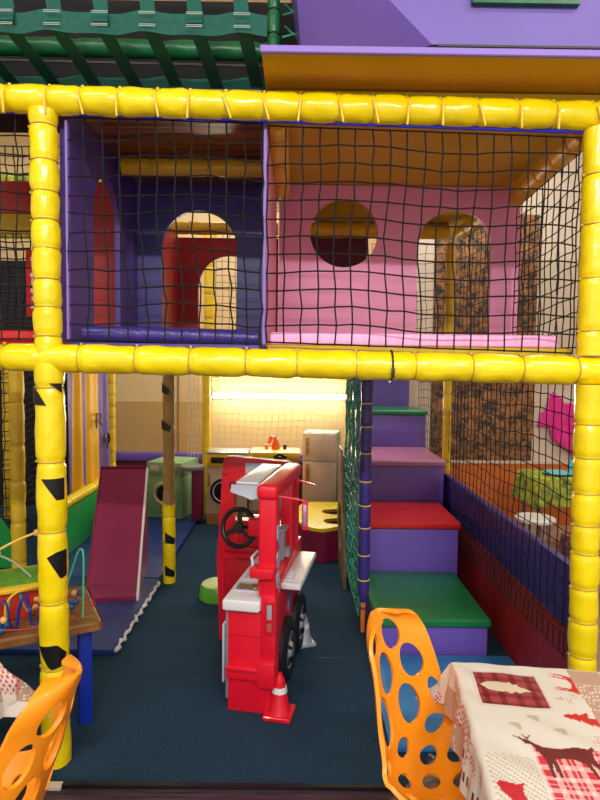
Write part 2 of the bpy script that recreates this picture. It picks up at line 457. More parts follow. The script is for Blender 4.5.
# roofs of the rooms
b = B(); box(b, XL+.02, -.16, 2.47, 3.6, 2.795, 2.84); tag(obj('ceiling_board', b, BROWN), 'brown plank ceiling board above the purple room', 'board')
b = B(); box(b, -.14, 1.30, 2.47, 4.9, 2.795, 2.84); tag(obj('ceiling_board', b, MUSTD), 'mustard ply ceiling board above the pink room', 'board')
# pink wall with round window and arch
T0 = 3.55
b = B(); slab(b, rect(-.12, 1.335, ZD1+.002, 2.79), [circ(.272, 2.507, .205), arch(.717, 1.168, ZD1+.07, 2.655)], T0, T0+.035, XZ)
tag(obj('pink_wall_panel', b, PINK, ang=25), 'pink wall panel with round porthole and arched doorway', 'wall panel')
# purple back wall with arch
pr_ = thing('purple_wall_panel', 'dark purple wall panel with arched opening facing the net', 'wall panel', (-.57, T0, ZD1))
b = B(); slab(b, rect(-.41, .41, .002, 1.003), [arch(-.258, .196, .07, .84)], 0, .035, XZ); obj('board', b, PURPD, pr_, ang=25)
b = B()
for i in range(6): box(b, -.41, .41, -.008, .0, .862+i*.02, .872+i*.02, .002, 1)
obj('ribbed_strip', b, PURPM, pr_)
# left purple wall with arch (side wall)
b = B(); slab(b, rect(2.475, 3.53, ZD1+.002, 2.79), [arch(2.79, 3.2, ZD1+.05, 2.63)], XL+.022, XL+.05, YZ)
tag(obj('purple_side_panel', b, mat('muted_purple', (92, 70, 148), .45, .05), ang=25), 'purple side panel with narrow arch beside the yellow post', 'wall panel')
b = B(); box(b, XL+.062, XL+.072, FY+.025, FY+.05, 1.80, 2.69, .002, 1); tag(obj('edge_strip', b, PTRIM), 'lilac edging strip right of the yellow post', 'strip')
# dividing strip between the rooms
b = B(); box(b, -.150, -.136, 2.445, 2.465, 1.79, 2.70, .002, 1); tag(obj('edge_strip', b, PTRIM), 'lilac edging strip between the pink and purple rooms', 'strip')
b = B(); box(b, -.152, -.135, 2.475, 3.54, ZD1+.002, 2.79); tag(obj('divider_panel', b, PINK), 'pink panel dividing the pink room from the purple room', 'wall panel')
# soft kerbs
b = B(); tube(b, [(-.92, 2.52, 1.832), (-.17, 2.52, 1.82)], .035, 12); tag(obj('soft_kerb', b, PVIN), 'violet padded kerb along the front of the purple room', 'kerb')
b = B(); box(b, -.12, 1.12, 2.49, 2.54, ZD1+.002, ZD1+.056, .014, 3); tag(obj('soft_kerb', b, PINKL), 'pink padded kerb along the front of the pink room', 'kerb')
b = B(); box(b, -2.0, -1.1, 2.49, 2.54, ZD1+.002, ZD1+.05, .014, 3); tag(obj('soft_kerb', b, REDS), 'red padded kerb left of the yellow post', 'kerb')
# beyond the purple arch
b = B(); slab(b, rect(-.98, -.16, ZD1+.002, 2.70), [arch(-.79, -.28, ZD1+.03, 2.56)], 4.62, 4.65, XZ)
tag(obj('red_wall_panel', b, REDW, ang=25), 'red wall panel with arch behind the purple arch', 'wall panel')
b = B(); box(b, -.97, -.94, 3.6, 4.6, ZD1+.002, 2.7); tag(obj('red_wall_panel', b, REDW), 'orange-red side panel at the left inside the purple arch', 'wall panel')
# left bay
b = B(); box(b, -1.6, XL-.05, 3.55, 3.58, ZD1+.002, 2.79); tag(obj('red_wall_panel', b, REDW), 'red wall panel seen through the side arch', 'wall panel')
b = B(); box(b, -2.4, -1.60, 3.55, 3.58, 2.60, 2.79, .008); tag(obj('red_header', b, REDW), 'red header board at the top left behind the net', 'board')
b = B(); box(b, -2.4, -1.60, 3.55, 3.58, 2.48, 2.597, .008); tag(obj('amber_header', b, MUSTD), 'amber board below the red header at the top left', 'board')
b = B(); box(b, -3.2, -1.62, 5.6, 5.7, 2.9, 3.5); tag(obj('lime_panel', b, DOTC), 'lime yellow panel glimpsed high at the left edge', 'panel')
sg = thing('hanging_sign', 'small red hanging sign with white marks left of the yellow post', 'sign', (-1.69, 3.75, 2.0))
b = B(); box(b, -.05, .05, 0, .01, 0, .42, .003); obj('board', b, SIGNR, sg)
for i in range(7):
    b = B(); box(b, -.02+.006*(i % 2), .02-.008*((i+1) % 2), -.003, 0, .05+i*.05, .075+i*.05); obj('white_mark', b, WHITE, sg)
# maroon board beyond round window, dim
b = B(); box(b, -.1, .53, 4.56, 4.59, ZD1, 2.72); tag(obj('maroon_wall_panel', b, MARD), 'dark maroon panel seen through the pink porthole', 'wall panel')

# ------------------------------------------------------------------ overhanging purple cabin and mustard soffit
s = thing('cabin_box', 'purple cabin with mustard underside overhanging the top beam', 'cabin', (.9, 2.2, 2.852))
b = B(); box(b, -1.045, 1.4, 0, .42, -.004, .008, .002, 1); obj('mustard_underside', b, MUST, s)
b = B(); box(b, -1.05, 1.4, -.02, 0, -.010, .016, .003, 1); obj('lilac_edge', b, PTRIM, s)
b = B()
# faceted body: front facet, slanted side facet
F = [Vector(p) for p in ((-.36, -.01, .03), (1.4, -.01, .03), (1.4, -.01, .9), (-.98, -.01, .9))]
Bk = [Vector(p) for p in ((-.90, .14, .03), (1.4, .4, .03), (1.4, .4, .9), (-.90, .14, .9))]
vs = [b.verts.new(p) for p in ((-.42, .0, .035), (.28, .0, .035), (.6, .0, .55), (-.95, .0, .55), (-.885, .34, .012), (-.97, .34, .55), (-.86, .42, .012), (-.95, .42, .55), (1.4, .42, .012), (1.4, .42, .55), (1.4, .1, .012), (1.4, .1, .55))]
for f in ((0, 1, 2, 3), (4, 0, 3, 5), (6, 4, 5, 7), (8, 6, 7, 9), (10, 8, 9, 11), (1, 10, 11, 2), (3, 2, 11, 9, 7, 5), (0, 4, 6, 8, 10, 1)):
    b.faces.new([vs[i] for i in f])
bmesh.ops.recalc_face_normals(b, faces=b.faces[:])
obj('body', b, PURP, s, smooth=False)
b = B(); box(b, -.40, .27, -.006, .01, .026, .034); obj('shadow_strip', b, BLK, s)  # black strip laid in for the shadow line under the front facet
b = B(); slab(b, rect(-.28, .11, .172, .4), [rect(-.26, .09, .184, .38)], -.025, .0, XZ); obj('green_window_frame', b, GTUBE, s)

# ------------------------------------------------------------------ green strap web (top left)
w = thing('strap_web', 'woven dark green strap climbing web above the top beam', 'climbing web', (-.6, 2.3, 2.93))
def ribbon(bm, pts, wdt, th, side):
    side = Vector(side).normalized()
    pts = [Vector(p) for p in pts]; prev = None
    for i, p in enumerate(pts):
        t_ = (pts[min(i+1, len(pts)-1)]-pts[max(i-1, 0)]).normalized(); n_ = t_.cross(side).normalized()
        cur = [bm.verts.new(p+side*a*wdt/2+n_*c*th/2) for a, c in ((-1, -1), (1, -1), (1, 1), (-1, 1))]
        if prev:
            for k in range(4): bm.faces.new((prev[k], prev[(k+1) % 4], cur[(k+1) % 4], cur[k]))
        else: bm.faces.new(cur[::-1])
        prev = cur
    bm.faces.new(prev)
ybase = 2.3
for k in range(9):
    px = -.87+k*.178
    b = B()
    wv = .012
    pts = [(px-.03, -.03, .55), (px-.02, -.03, .25), (px-.005, -.02+wv, .12), (px, -.02-wv, .06), (px+.012, .05, .03), (px+.02, .16, .02), (px+.03, .28, .0), (px+.04, .42, -.02)]
    if px > .42: b.free(); continue
    ribbon(b, pts, .055, .004, (1, 0, 0)); obj('vertical_strap', b, STRAP, w)
for yy, zz, nm in ((-.02, .062, 0), (.33, .0, 1)):
    b = B(); pts = []
    for i in range(80):
        x = -1.15+i*1.62/79; ph = (x+.87)/.178*PI
        pts.append((x, yy+.010*math.cos(ph), zz+.004*math.sin(i*.7)))
    ribbon(b, pts, .085 if nm == 0 else .06, .003, (0, .15, 1)); obj('horizontal_strap', b, STRAP, w)
for k in range(9):
    px = -.87+k*.178
    if px > .42: continue
    for dz in (-.024, -.018, .022, .028):
        b = B(); box(b, px-.031, px+.031, -.046, -.042, .062+dz, .0635+dz); obj('stitch_line', b, STITCH, w)
pole('padded_beam', 'green padded tube behind the strap web', 'tube', (-1.9, 2.62, 3.085), (-.13, 2.62, 3.07), .038, GTUBE, .4, seed=31, tie_on=False)
b = B(); tube(b, [(-1.9, 2.74, 3.085), (-.15, 2.74, 3.07)], .006, 8); tag(obj('steel_rod', b, METAL), 'thin steel rod under the green tube', 'rod')
b = B(); box(b, -1.95, .2, 2.86, 2.9, 2.845, 3.425); tag(obj('dark_backing', b, DARK), 'dark board standing in for the dark interior behind the green strap web', 'board')  # added board; its near-black colour stands in for the dark interior
b = B(); box(b, -1.95, XL+.02, 2.47, 2.85, 2.8, 2.84); tag(obj('dark_backing', b, DARK), 'dark board above the left bay', 'board')
pole('padded_post', 'green padded post at the right end of the strap web', 'post', (-.115, 2.5, 2.845), (-.115, 2.5, 3.6), .026, GTUBE, .1, seed=32, tie=BLK)
b = B()
for i in range(6):
    tube(b, [(-.08, 2.52, 2.9+i*.09), (.0, 2.5, 2.88+i*.09+.03), (.05, 2.52, 2.93+i*.09)], .004, 5)
    tube(b, [(-.07, 2.53, 2.95+i*.09), (.02, 2.51, 2.86+i*.09)], .004, 5)
tag(obj('rope_lacing', b, ROPEG), 'teal rope lacing between the green post and purple cabin', 'rope')

# ------------------------------------------------------------------ nets
def net(name, label, O, U, V, nu, nv, r=.0033, jit=.007, m=ROPE, seed=0, skew=0, sag=0, cut=None, n=4, group=None, knot=1.9, cat='net'):
    rnd = random.Random(seed); O = Vector(O); U = Vector(U); V = Vector(V); N = U.cross(V).normalized()
    u1 = U.normalized(); v1 = V.normalized(); bm = B()
    P = {}
    for i in range(nu+1):
        for j in range(nv+1):
            a, c = i/nu, j/nv
            e = math.sin(PI*a)*math.sin(PI*c)
            p = O+U*(a+skew*(1-c)*min(1, 4*a*(1-a)))+V*c
            jj = jit*(.25 if j in (0, nv) else 1)
            p += u1*rnd.uniform(-jj, jj)+v1*rnd.uniform(-jj, jj)*.8+N*(rnd.uniform(-jj, jj)*.4+sag*e)
            p += v1*(-.010*math.sin(i*.55+seed)*(0 if j in (0, nv) else 1))+u1*.008*math.sin(j*.5+seed)*e*2
            P[i, j] = p
    ok = lambda i, j: cut is None or cut(i/nu, j/nv)
    for i in range(nu+1):
        run = [P[i, j] for j in range(nv+1) if ok(i, j)]
        if len(run) > 1: tube(bm, run, r, n)
    for j in range(nv+1):
        run = [P[i, j] for i in range(nu+1) if ok(i, j)]
        if len(run) > 1: tube(bm, run, r, n)
    if knot:
        k = r*knot
        for (i, j), p in P.items():
            if not ok(i, j): continue
            vs = [bm.verts.new(p+Vector(d)*k) for d in ((1, 0, 0), (-1, 0, 0), (0, 1, 0), (0, -1, 0), (0, 0, 1), (0, 0, -1))]
            for f in ((0, 2, 4), (2, 1, 4), (1, 3, 4), (3, 0, 4), (2, 0, 5), (1, 2, 5), (3, 1, 5), (0, 3, 5)):
                bm.faces.new([vs[q] for q in f])
    o = obj(name, bm, m, None, smooth=False)
    tag(o, label, cat, group)
    return o

net('rope_net', 'black rope net across the front of the purple room', (-.955, FY+.03, 1.80), (.80, 0, -.01), (0, 0, .90), 11, 12, seed=1, skew=.05, jit=.008)
net('rope_net', 'black rope net across the front of the pink room', (-.13, FY+.03, 1.80), (1.28, 0, -.03), (0, 0, .88), 18, 12, seed=2, jit=.005)
net('rope_net', 'black rope net left of the yellow post, upper storey', (-1.72, FY+.03, 1.80), (.63, 0, 0), (0, 0, .91), 9, 12, seed=3)
net('rope_net', 'black rope net on the right side of the pink room', (1.235, 2.5, 1.80), (.06, 1.0, 0), (0, 0, .86), 12, 12, seed=4, jit=.007)
net('rope_net', 'black rope net on the right side beyond the pink arch', (1.25, 3.65, 1.80), (-.03, .75, 0), (0, 0, .86), 9, 12, seed=5, jit=.007, r=.0025)
net('rope_net', 'black rope net closing the back of the bay behind the pink arch', (.56, 4.49, 1.80), (.56, 0, 0), (0, 0, .84), 8, 12, seed=6, r=.0022)
net('rope_net', 'black rope net along the right side of the stairs', (1.262, 2.5, .5), (-.05, 1.93, 0), (0, 0, 1.15), 25, 15, seed=7, jit=.008, r=.003)
net('rope_net', 'ragged lower hem of black net on the red boards', (1.225, 2.5, .50), (-.03, 1.9, 0), (0, 0, -.10), 34, 1, seed=8, jit=.03, r=.0028)
net('rope_net', 'black rope net behind the stairs at the right rear', (1.30, 4.6, .82), (.0, 1.6, 0), (0, 0, .9), 20, 11, seed=9, r=.0022)
net('rope_net', 'pale rope net in front of the glowing wall light', (-.97, 6.6, .55), (1.95, 0, 0), (0, 0, 1.2), 26, 16, seed=10, m=ROPEW, r=.0022, jit=.003)
net('rope_net', 'dark rope net in the upper storey beyond the red arch', (-.93, 6.6, 1.85), (.9, 0, 0), (0, 0, 1.4), 12, 18, seed=11, r=.003, jit=.004)
net('rope_net', 'black rope net over the roof gap beyond the purple arch', (-.97, 4.4, 2.85), (.85, 0, 0), (0, .9, .35), 12, 10, seed=12, r=.0028)
net('rope_net', 'black rope net left of the taped post at ground level', (-2.08, 4.47, .5), (1.04, 0, 0), (0, 0, 1.2), 14, 16, seed=13, r=.0028, cut=lambda a, c: a < .2)
net('rope_net', 'black rope net in the far left bay at ground level', (-3.2, 4.5, .5), (1.0, 0, 0), (0, 0, 1.2), 14, 16, seed=14, r=.004)
net('rope_net', 'black rope net on the deep left side before the curtain', (-2.16, 4.55, .6), (0, 1.0, 0), (0, 0, 1.1), 24, 20, seed=15, r=.006)
net('rope_net', 'dark net in the left bay beyond the red header', (-2.6, 4.4, 1.8), (1.2, 0, 0), (0, 0, 1.5), 20, 24, seed=16, r=.005)
net('rope_net', 'thin pale net strip left of the bright yellow post', (-1.24, 6.6, .55), (.12, 0, 0), (0, 0, 1.2), 3, 16, seed=17, m=ROPEW, r=.0035)
# green net beside the stairs, seen nearly edge-on
net('rope_net', 'teal rope net lacing the open left side of the stairs', (.415, 3.66, .1), (-.01, 1.1, 0), (0, 0, 1.62), 14, 22, seed=18, m=ROPEG, r=.005, jit=.02)

# ------------------------------------------------------------------ stairs
st = [(3.30, 4.16, .03, .24, GREENS, 'bottom stair block with green vinyl tread', .475, 1.15),
      (4.10, 4.80, .03, .595, REDS, 'second stair block with red vinyl tread', .475, 1.19),
      (4.76, 5.64, .03, .935, DPINK, 'third stair block with dusty pink tread', .515, 1.245),
      (5.60, 6.19, .03, 1.29, GREENS, 'fourth stair block with green tread near the deck', .575, 1.27)]
for k, (y0, y1, z0, z1, m, lab, x0, x1) in enumerate(st):
    s = thing('stair_block', lab, 'step', ((x0+x1)/2, y0, 0), 0, None)
    hw = (x1-x0)/2
    back = (st[k+1][0] if k < 3 else y1)-y0-.005
    b = B(); box(b, -hw+.012, hw-.014, .012, back, 0, z1-.05, .012, 2); obj('purple_base', b, PURPS, s)
    b = B(); box(b, -hw, hw, -.012, back, z1-.05, z1, .02, 3); obj('vinyl_tread', b, m, s)
b = B(); box(b, .60, 1.2, 6.20, 6.25, 0, 1.75); tag(obj('stair_back_panel', b, PURPM), 'purple panel closing the top of the stairs', 'panel')
# purple padded post left of stairs
pp = thing('padded_post', 'violet padded post with yellow ties left of the stairs', 'post', (.435, 3.6, 0))
t, ties = lump(1.42, .037, .16, seed=40, pinch=.12)
bm = B(); merge(bm, t, Tm(0, 0, .28)); obj('padding_sleeve', bm, PVIN, pp, ang=60)
b = B(); tube(b, [(0, 0, .02), (0, 0, .34)], [.014, .02], 8); obj('frayed_foam', b, FOAM, pp)
b = B(); lathe(b, [(.036, .34), (.026, .25), (.014, .2), (.018, .17)], 12, Tm(0, 0, 0)); obj('torn_sleeve_end', b, PVIN, pp)
tb = B(); torus(tb, .035, .004, 18, 6); f0 = obj('yellow_tie', tb, TIEY, pp); f0.location = (0, 0, .28+ties[0])
for z in ties[1:]:
    c = f0.copy(); COL.objects.link(c); c.parent = pp; c.location = (0, 0, .28+z)
b = B(); slab(b, [(4.35, 0), (5.15, 0), (5.15, 1.0), (4.9, 1.0), (4.35, .2)], [circ(4.85, .35, .16, .2)], .375, .395, YZ)
tag(obj('side_board', b, KOUT), 'wooden side board with a round hole left of the stairs', 'board')
# right-hand low wall
b = B(); box(b, 1.265, 1.31, 2.46, 5.6, .50, .80, .015, 2); tag(obj('purple_barrier', b, PVIN), 'purple padded low barrier along the right net', 'barrier')
b = B(); box(b, 1.27, 1.31, 2.46, 5.6, .0, .495, .006, 1); tag(obj('red_barrier', b, REDB), 'dark red board below the purple barrier', 'barrier')
# blue mat before stairs
b = B(); box(b, .43, 1.26, 2.47, 3.29, 0.001, .03, .008, 2); tag(obj('floor_mat', b, BLUEM), 'bright blue floor mat in front of the green step', 'mat')

# ------------------------------------------------------------------ left floor mats, ramp, pit
m1 = thing('floor_mat', 'navy blue floor mat in front of the maroon ramp with torn white edge', 'mat', (-1.6, 3.3, 0))
b = B(); box(b, -.7, .545, 0, 1.14, .001, .04, .01, 2); obj('mat_body', b, NAVYM, m1)
b = B()
pts = [(.552+.010*math.sin(i*1.9), .02+i*.0375, .022+.006*math.sin(i*2.7)) for i in range(30)]
tube(b, pts, [.012+.005*math.sin(i*2.3) for i in range(30)], 6); obj('torn_white_edge', b, WHITE, m1)
b = B(); box(b, -2.2, -1.06, 4.46, 6.4, .001, .04, .01, 2); tag(obj('floor_mat', b, NAVYM), 'navy blue floor mat behind the ramp near the mint washer', 'mat')
rp = thing('ramp_block', 'maroon padded wedge ramp with pale right edge', 'ramp', (-1.28, 3.98, .04), R(8))
sidep = [(0, .03), (.62, .84), (.66, .84), (.70, .80), (.70, 0), (0, 0)]
b = B(); slab(b, sidep, [], -.175, .165, YZ); obj('ramp_body', b, MAROON, rp, ang=25)
b = B(); slab(b, [(0, .028), (.62, .838), (.64, .83), (.03, .0), (0, 0)], [], .166, .182, YZ); obj('pale_edge_welt', b, WHITEP, rp)
b = B(); tube(b, [(-.18, .0, .03), (-.18, .62, .845)], .006, 6); tube(b, [(-.18, .62, .845), (.17, .62, .845)], .006, 6); obj('seam_piping', b, MAROON, rp)
gb = thing('pit_wall', 'green ball pit wall with yellow roll top beside the curtain', 'barrier', (-2.0, 4.6, 0))
b = B(); box(b, -.03, .03, 0, 1.5, .041, .44, .01, 2); obj('green_board', b, PITG, gb)
t, _ = lump(1.5, .05, .13, seed=50)
b = B(); merge(b, t, Tm(0, 0, .49) @ Rm(-PI/2, 'X')); obj('yellow_roll_top', b, Y_, gb, ang=60)
b = B(); slab(b, [(0, 0)]+[(1.0*math.cos(PI/2*i/14), .75*math.sin(PI/2*i/14)) for i in range(15)], [], 0, .04, Tm(-3.3, 4.75, .0) @ XZ)
tag(obj('pit_panel', b, PITG), 'curved green ball pit panel at the far left edge', 'panel')

# striped curtain with letter
cu = thing('striped_curtain', 'purple and yellow striped curtain with a black letter R', 'curtain', (-2.06, 5.42, .45))
def curtain_strip(y0, y1, m, nm, off=0):
    bm = B(); prev = None; n = 24
    for i in range(n+1):
        y = y0+(y1-y0)*i/n; x = .03*math.sin(y*17)+.014*math.sin(y*41)+off
        cur = [bm.verts.new((x, y, 0)), bm.verts.new((x*.5, y, 1.24)), bm.verts.new((x*.5+.004, y, 1.24)), bm.verts.new((x+.004, y, 0))]
        if prev:
            for k in range(4): bm.faces.new((prev[k], prev[(k+1) % 4], cur[(k+1) % 4], cur[k]))
        else: bm.faces.new(cur)
        prev = cur
    bm.faces.new(prev); bmesh.ops.recalc_face_normals(bm, faces=bm.faces[:])
    obj(nm, bm, m, cu, ang=60)
CUP = mat('curtain_purple', (112, 90, 158), .5, .12, 6); CUY = mat('curtain_gold', (240, 180, 20), .5, .05)
curtain_strip(-.28, -.05, CUP, 'purple_stripe'); curtain_strip(-.05, .10, CUY, 'gold_stripe'); curtain_strip(.10, .28, CUP, 'purple_stripe')
curtain_strip(.28, .60, CUY, 'gold_stripe'); curtain_strip(.60, .86, CUP, 'purple_stripe')
fc = bpy.data.curves.new('letter', 'FONT'); fc.body = 'R'; fc.size = .26; fc.extrude = .003; fc.offset = -.004
to = bpy.data.objects.new('letter_r', fc); COL.objects.link(to)
dg = bpy.context.evaluated_depsgraph_get(); me = bpy.data.meshes.new_from_object(to.evaluated_get(dg)); bpy.data.objects.remove(to)
lo = bpy.data.objects.new('printed_letter', me); COL.objects.link(lo); me.materials.clear(); me.materials.append(BLK); lo.parent = cu
lo.matrix_local = Tm(.052, .33, .60) @ Rm(PI/2, 'Z') @ Rm(PI/2, 'X') @ Matrix.Diagonal((1.7, .9, 1, 1))
lo['label'] = 'black letter R'
b = B()
pts = [(.05, .70+.08*math.cos(a), .44+.08*math.sin(a)) for a in [i*.3 for i in range(-4, 12)]]
tube(b, pts, .012, 6); obj('printed_letter', b, BLK, cu)

# ------------------------------------------------------------------ play kitchen units at the back
def knob(bm, x, y, z, r, d):
    lathe(bm, [(r, 0), (r, d*.7), (r*.8, d)], 14, Tm(x, y, z) @ Rm(PI/2, 'X'))
wmx = thing('toy_washing_machine', 'cream toy washing machine with yellow panel and dark porthole', 'toy washing machine', (-.735, 6.12, 0), 0)
b = B(); box(b, -.215, .215, .0, .34, .12, .66, .01); obj('body', b, APPC, wmx)
b = B(); box(b, -.215, .215, -.005, .34, 0.001, .12, .004, 1); obj('plinth', b, KWOOD, wmx)
b = B(); box(b, -.215, .215, -.012, .34, .63, .765, .008); obj('control_panel', b, APPY, wmx)
b = B(); box(b, -.222, .222, -.015, .35, .765, .78, .004); obj('top', b, PTOP, wmx)
b = B(); box(b, -.17, -.02, -.018, -.012, .665, .73, .003); obj('display', b, BLK, wmx)
b = B(); torus(b, .125, .016, 36, 8, Tm(-.04, -.006, .36) @ Rm(PI/2, 'X')); d_ = obj('porthole_ring', b, BLK, wmx)
b = B(); lathe(b, [(.108, 0), (.10, .012), (.06, .02)], 32, Tm(-.04, 0.0, .36) @ Rm(PI/2, 'X')); obj('porthole_glass', b, mat('navy_glass', (20, 24, 44), .15), wmx)
b = B(); torus(b, .105, .006, 36, 6, Tm(-.04, -.012, .36) @ Rm(PI/2, 'X')); obj('porthole_trim', b, WHITE, wmx)
b = B(); box(b, -.20, -.178, -.02, 0, .42, .56, .004); obj('handle', b, KWOOD, wmx)
sk = thing('toy_sink_unit', 'toy sink cupboard with yellow top and orange tap behind the truck', 'toy sink', (-.228, 6.12, 0))
b = B(); box(b, -.255, .255, 0, .34, .12, .72, .008); obj('cupboard', b, APPO, sk)
b = B(); box(b, -.255, .255, -.004, .34, 0.001, .12, .004, 1); obj('plinth', b, KWOOD, sk)
b = B(); box(b, -.27, .27, -.02, .36, .72, .79, .02); obj('yellow_basin', b, APPY, sk)
for sx in (-1, 1):
    b = B(); box(b, min(sx*.01, sx*.24), max(sx*.01, sx*.24), -.014, 0, .16, .68, .005); d = obj('door', b, APPC, sk)
    b = B(); box(b, sx*.05-.008, sx*.05+.008, -.03, -.014, .45, .58, .003); obj('handle', b, KWOOD, d)
b = B(); lathe(b, [(.05, .79), (.045, .83), (.025, .9)], 14, Tm(0, .22, 0)); tube(b, [(0, .22, .86), (-.01, .2, .92), (-.05, .16, .93), (-.07, .13, .87)], .022, 10); obj('tap', b, ORT, sk)
for sx in (-1, 1):
    b = B(); lathe(b, [(.02, .79), (.018, .82), (.026, .825), (.026, .84)], 12, Tm(sx*.1, .22, 0)); obj('tap_knob', b, ORT if sx < 0 else BLK, sk)
fr = thing('toy_fridge', 'tall cream toy fridge with two doors and sage sides', 'toy fridge', (.265, 6.66, 0), R(-12))
b = B(); box(b, -.2, .2, .02, .36, .001, .94, .006); obj('cabinet', b, APPGD, fr)
for z0, z1 in ((.02, .60), (.615, .93)):
    b = B(); box(b, -.195, .20, 0, .02, z0, z1, .006); d = obj('door', b, APPC, fr)
    zc = (z1-.23) if z0 < .3 else z0+.06
    b = B(); box(b, -.16, -.12, -.02, 0, zc, zc+.2, .006); obj('handle', b, KWOOD, d)
gm = thing('toy_washing_machine', 'mint green toy washing machine beside the maroon ramp', 'toy washing machine', (-1.42, 6.2, .042), R(-14))
b = B(); box(b, -.2, .2, .0, .42, 0.0, .47, .01); obj('body', b, APPG, gm)
b = B(); box(b, -.205, .205, -.008, .43, .47, .61, .01); obj('control_panel', b, APPG, gm)
b = B(); box(b, -.16, -.06, -.014, -.008, .51, .57, .003); obj('label_plate', b, APPC, gm)
b = B(); box(b, .1, .17, -.014, -.008, .51, .57, .003); obj('dial_plate', b, PTOP, gm)
b = B(); torus(b, .11, .022, 32, 8, Tm(.0, -.006, .27) @ Rm(PI/2, 'X')); obj('porthole_ring', b, mat('wood_ring', (196, 176, 110), .5), gm)
b = B(); lathe(b, [(.09, 0), (.08, .01)], 28, Tm(0, 0, .27) @ Rm(PI/2, 'X')); obj('porthole_glass', b, BLK, gm)
b = B(); box(b, .14, .17, -.02, 0, .18, .32, .005); obj('handle', b, APPG, gm)
b = B(); box(b, -.2, .2, -.004, 0, .06, .065); obj('seam', b, APPGD, gm)
tb_ = thing('toy_counter', 'round grey counter top on a maroon pedestal between the toy washers', 'toy counter', (-1.095, 6.1, 0.0))
b = B(); lathe(b, [(.13, .60), (.135, .61), (.135, .63), (.13, .64)], 28); obj('counter_top', b, PTOP, tb_)
b = B(); box(b, -.02, .09, .02, .18, .042, .60, .01); obj('pedestal', b, MAROON, tb_)
# fluorescent light on the back wall
lf = thing('wall_light', 'long glowing fluorescent batten on the cream back wall', 'light', (-.215, 7.2, 1.33))
b = B(); box(b, -.83, .83, .03, .10, -.03, .03, .004); obj('batten', b, WHITEP, lf)
b = B(); tube(b, [(-.82, 0, 0), (.82, 0, 0)], .03, 14); obj('tube', b, TUBE, lf)
for sx in (-1, 1):
    b = B(); box(b, sx*.83-.012, sx*.83+.012, -.02, .05, -.025, .025, .003); obj('end_cap', b, WHITEP, lf)

# yellow and maroon cut-out block
rb = thing('cutout_block', 'yellow topped maroon soft block with round bites, behind the truck', 'soft block', (.315, 5.45, 0))
o2 = [(-.12+.16*math.cos(a), .26+.24*math.sin(a)) for a in [PI/2+PI/2*i/12 for i in range(13)]]
o2 += [(-.06+.22*math.cos(a), -.22+.28*math.sin(a)) for a in [PI+PI/2*i/12 for i in range(13)]]
for cy in (-.24, .10):
    o2 += [(.13, cy-.13)]+[(.06+.12*math.cos(a), cy+.105*math.sin(a)) for a in [-PI/2*.8-PI*.8*i/12*1.25 for i in range(11)]]+[(.13, cy+.13)]
o2 += [(.13, .5)]
b = B(); slab(b, o2, [], .001, .27); obj('maroon_body', b, MAROON, rb, ang=40)
b = B(); slab(b, [(x*1.01, y*1.01) for x, y in o2], [], .27, .30); obj('yellow_top', b, Y_, rb, ang=40)

# lime step stool
ls = thing('step_stool', 'small lime green round step stool behind the fire truck', 'stool', (-.56, 4.18, 0))
b = B(); lathe(b, [(.14, .001), (.145, .02), (.13, .09), (.125, .10)], 32); obj('base', b, mat('lime_rim', (96, 176, 50), .4), ls)
b = B(); lathe(b, [(.118, .10), (.12, .106), (.11, .112)], 32); obj('top_pad', b, LIMEP, ls)

# ------------------------------------------------------------------ toy fire truck kitchen
tr = thing('toy_fire_truck', 'red toy fire truck play kitchen with steering wheel and white counter', 'toy fire truck', (-.325, 2.775, 0), R(-10.5))
# front body
b = B(); box(b, 0, .22, 0, .30, .002, .505, .006); obj('front_body', b, TRED, tr)
b = B(); box(b, -.002, .206, -.003, .0, .385, .39); obj('body_seam', b, TREDD, tr)
b = B(); box(b, -.004, .16, -.03, .0, .215, .24, .01); box(b, -.004, .16, -.018, .0, .17, .22, .008); obj('bumper_ledge', b, TRED, tr)
b = B(); box(b, .155, .242, -.032, .08, .145, .275, .012); obj('bumper_block', b, TRED, tr)
# front column with headlights
b = B(); box(b, .165, .242, -.014, .1, .27, .60, .016); obj('front_column', b, TRED, tr)
for z0, z1, m in ((.485, .56, LENS), (.425, .47, LENSR)):
    b = B(); slab(b, rect(.192, .232, z0-.008, z1+.008), [rect(.199, .225, z0, z1)], -.026, -.014, XZ); f = obj('headlight', b, TREDD, tr)
    b = B(); box(b, .199, .225, -.022, -.015, z0, z1, .002); obj('lens', b, m, f)
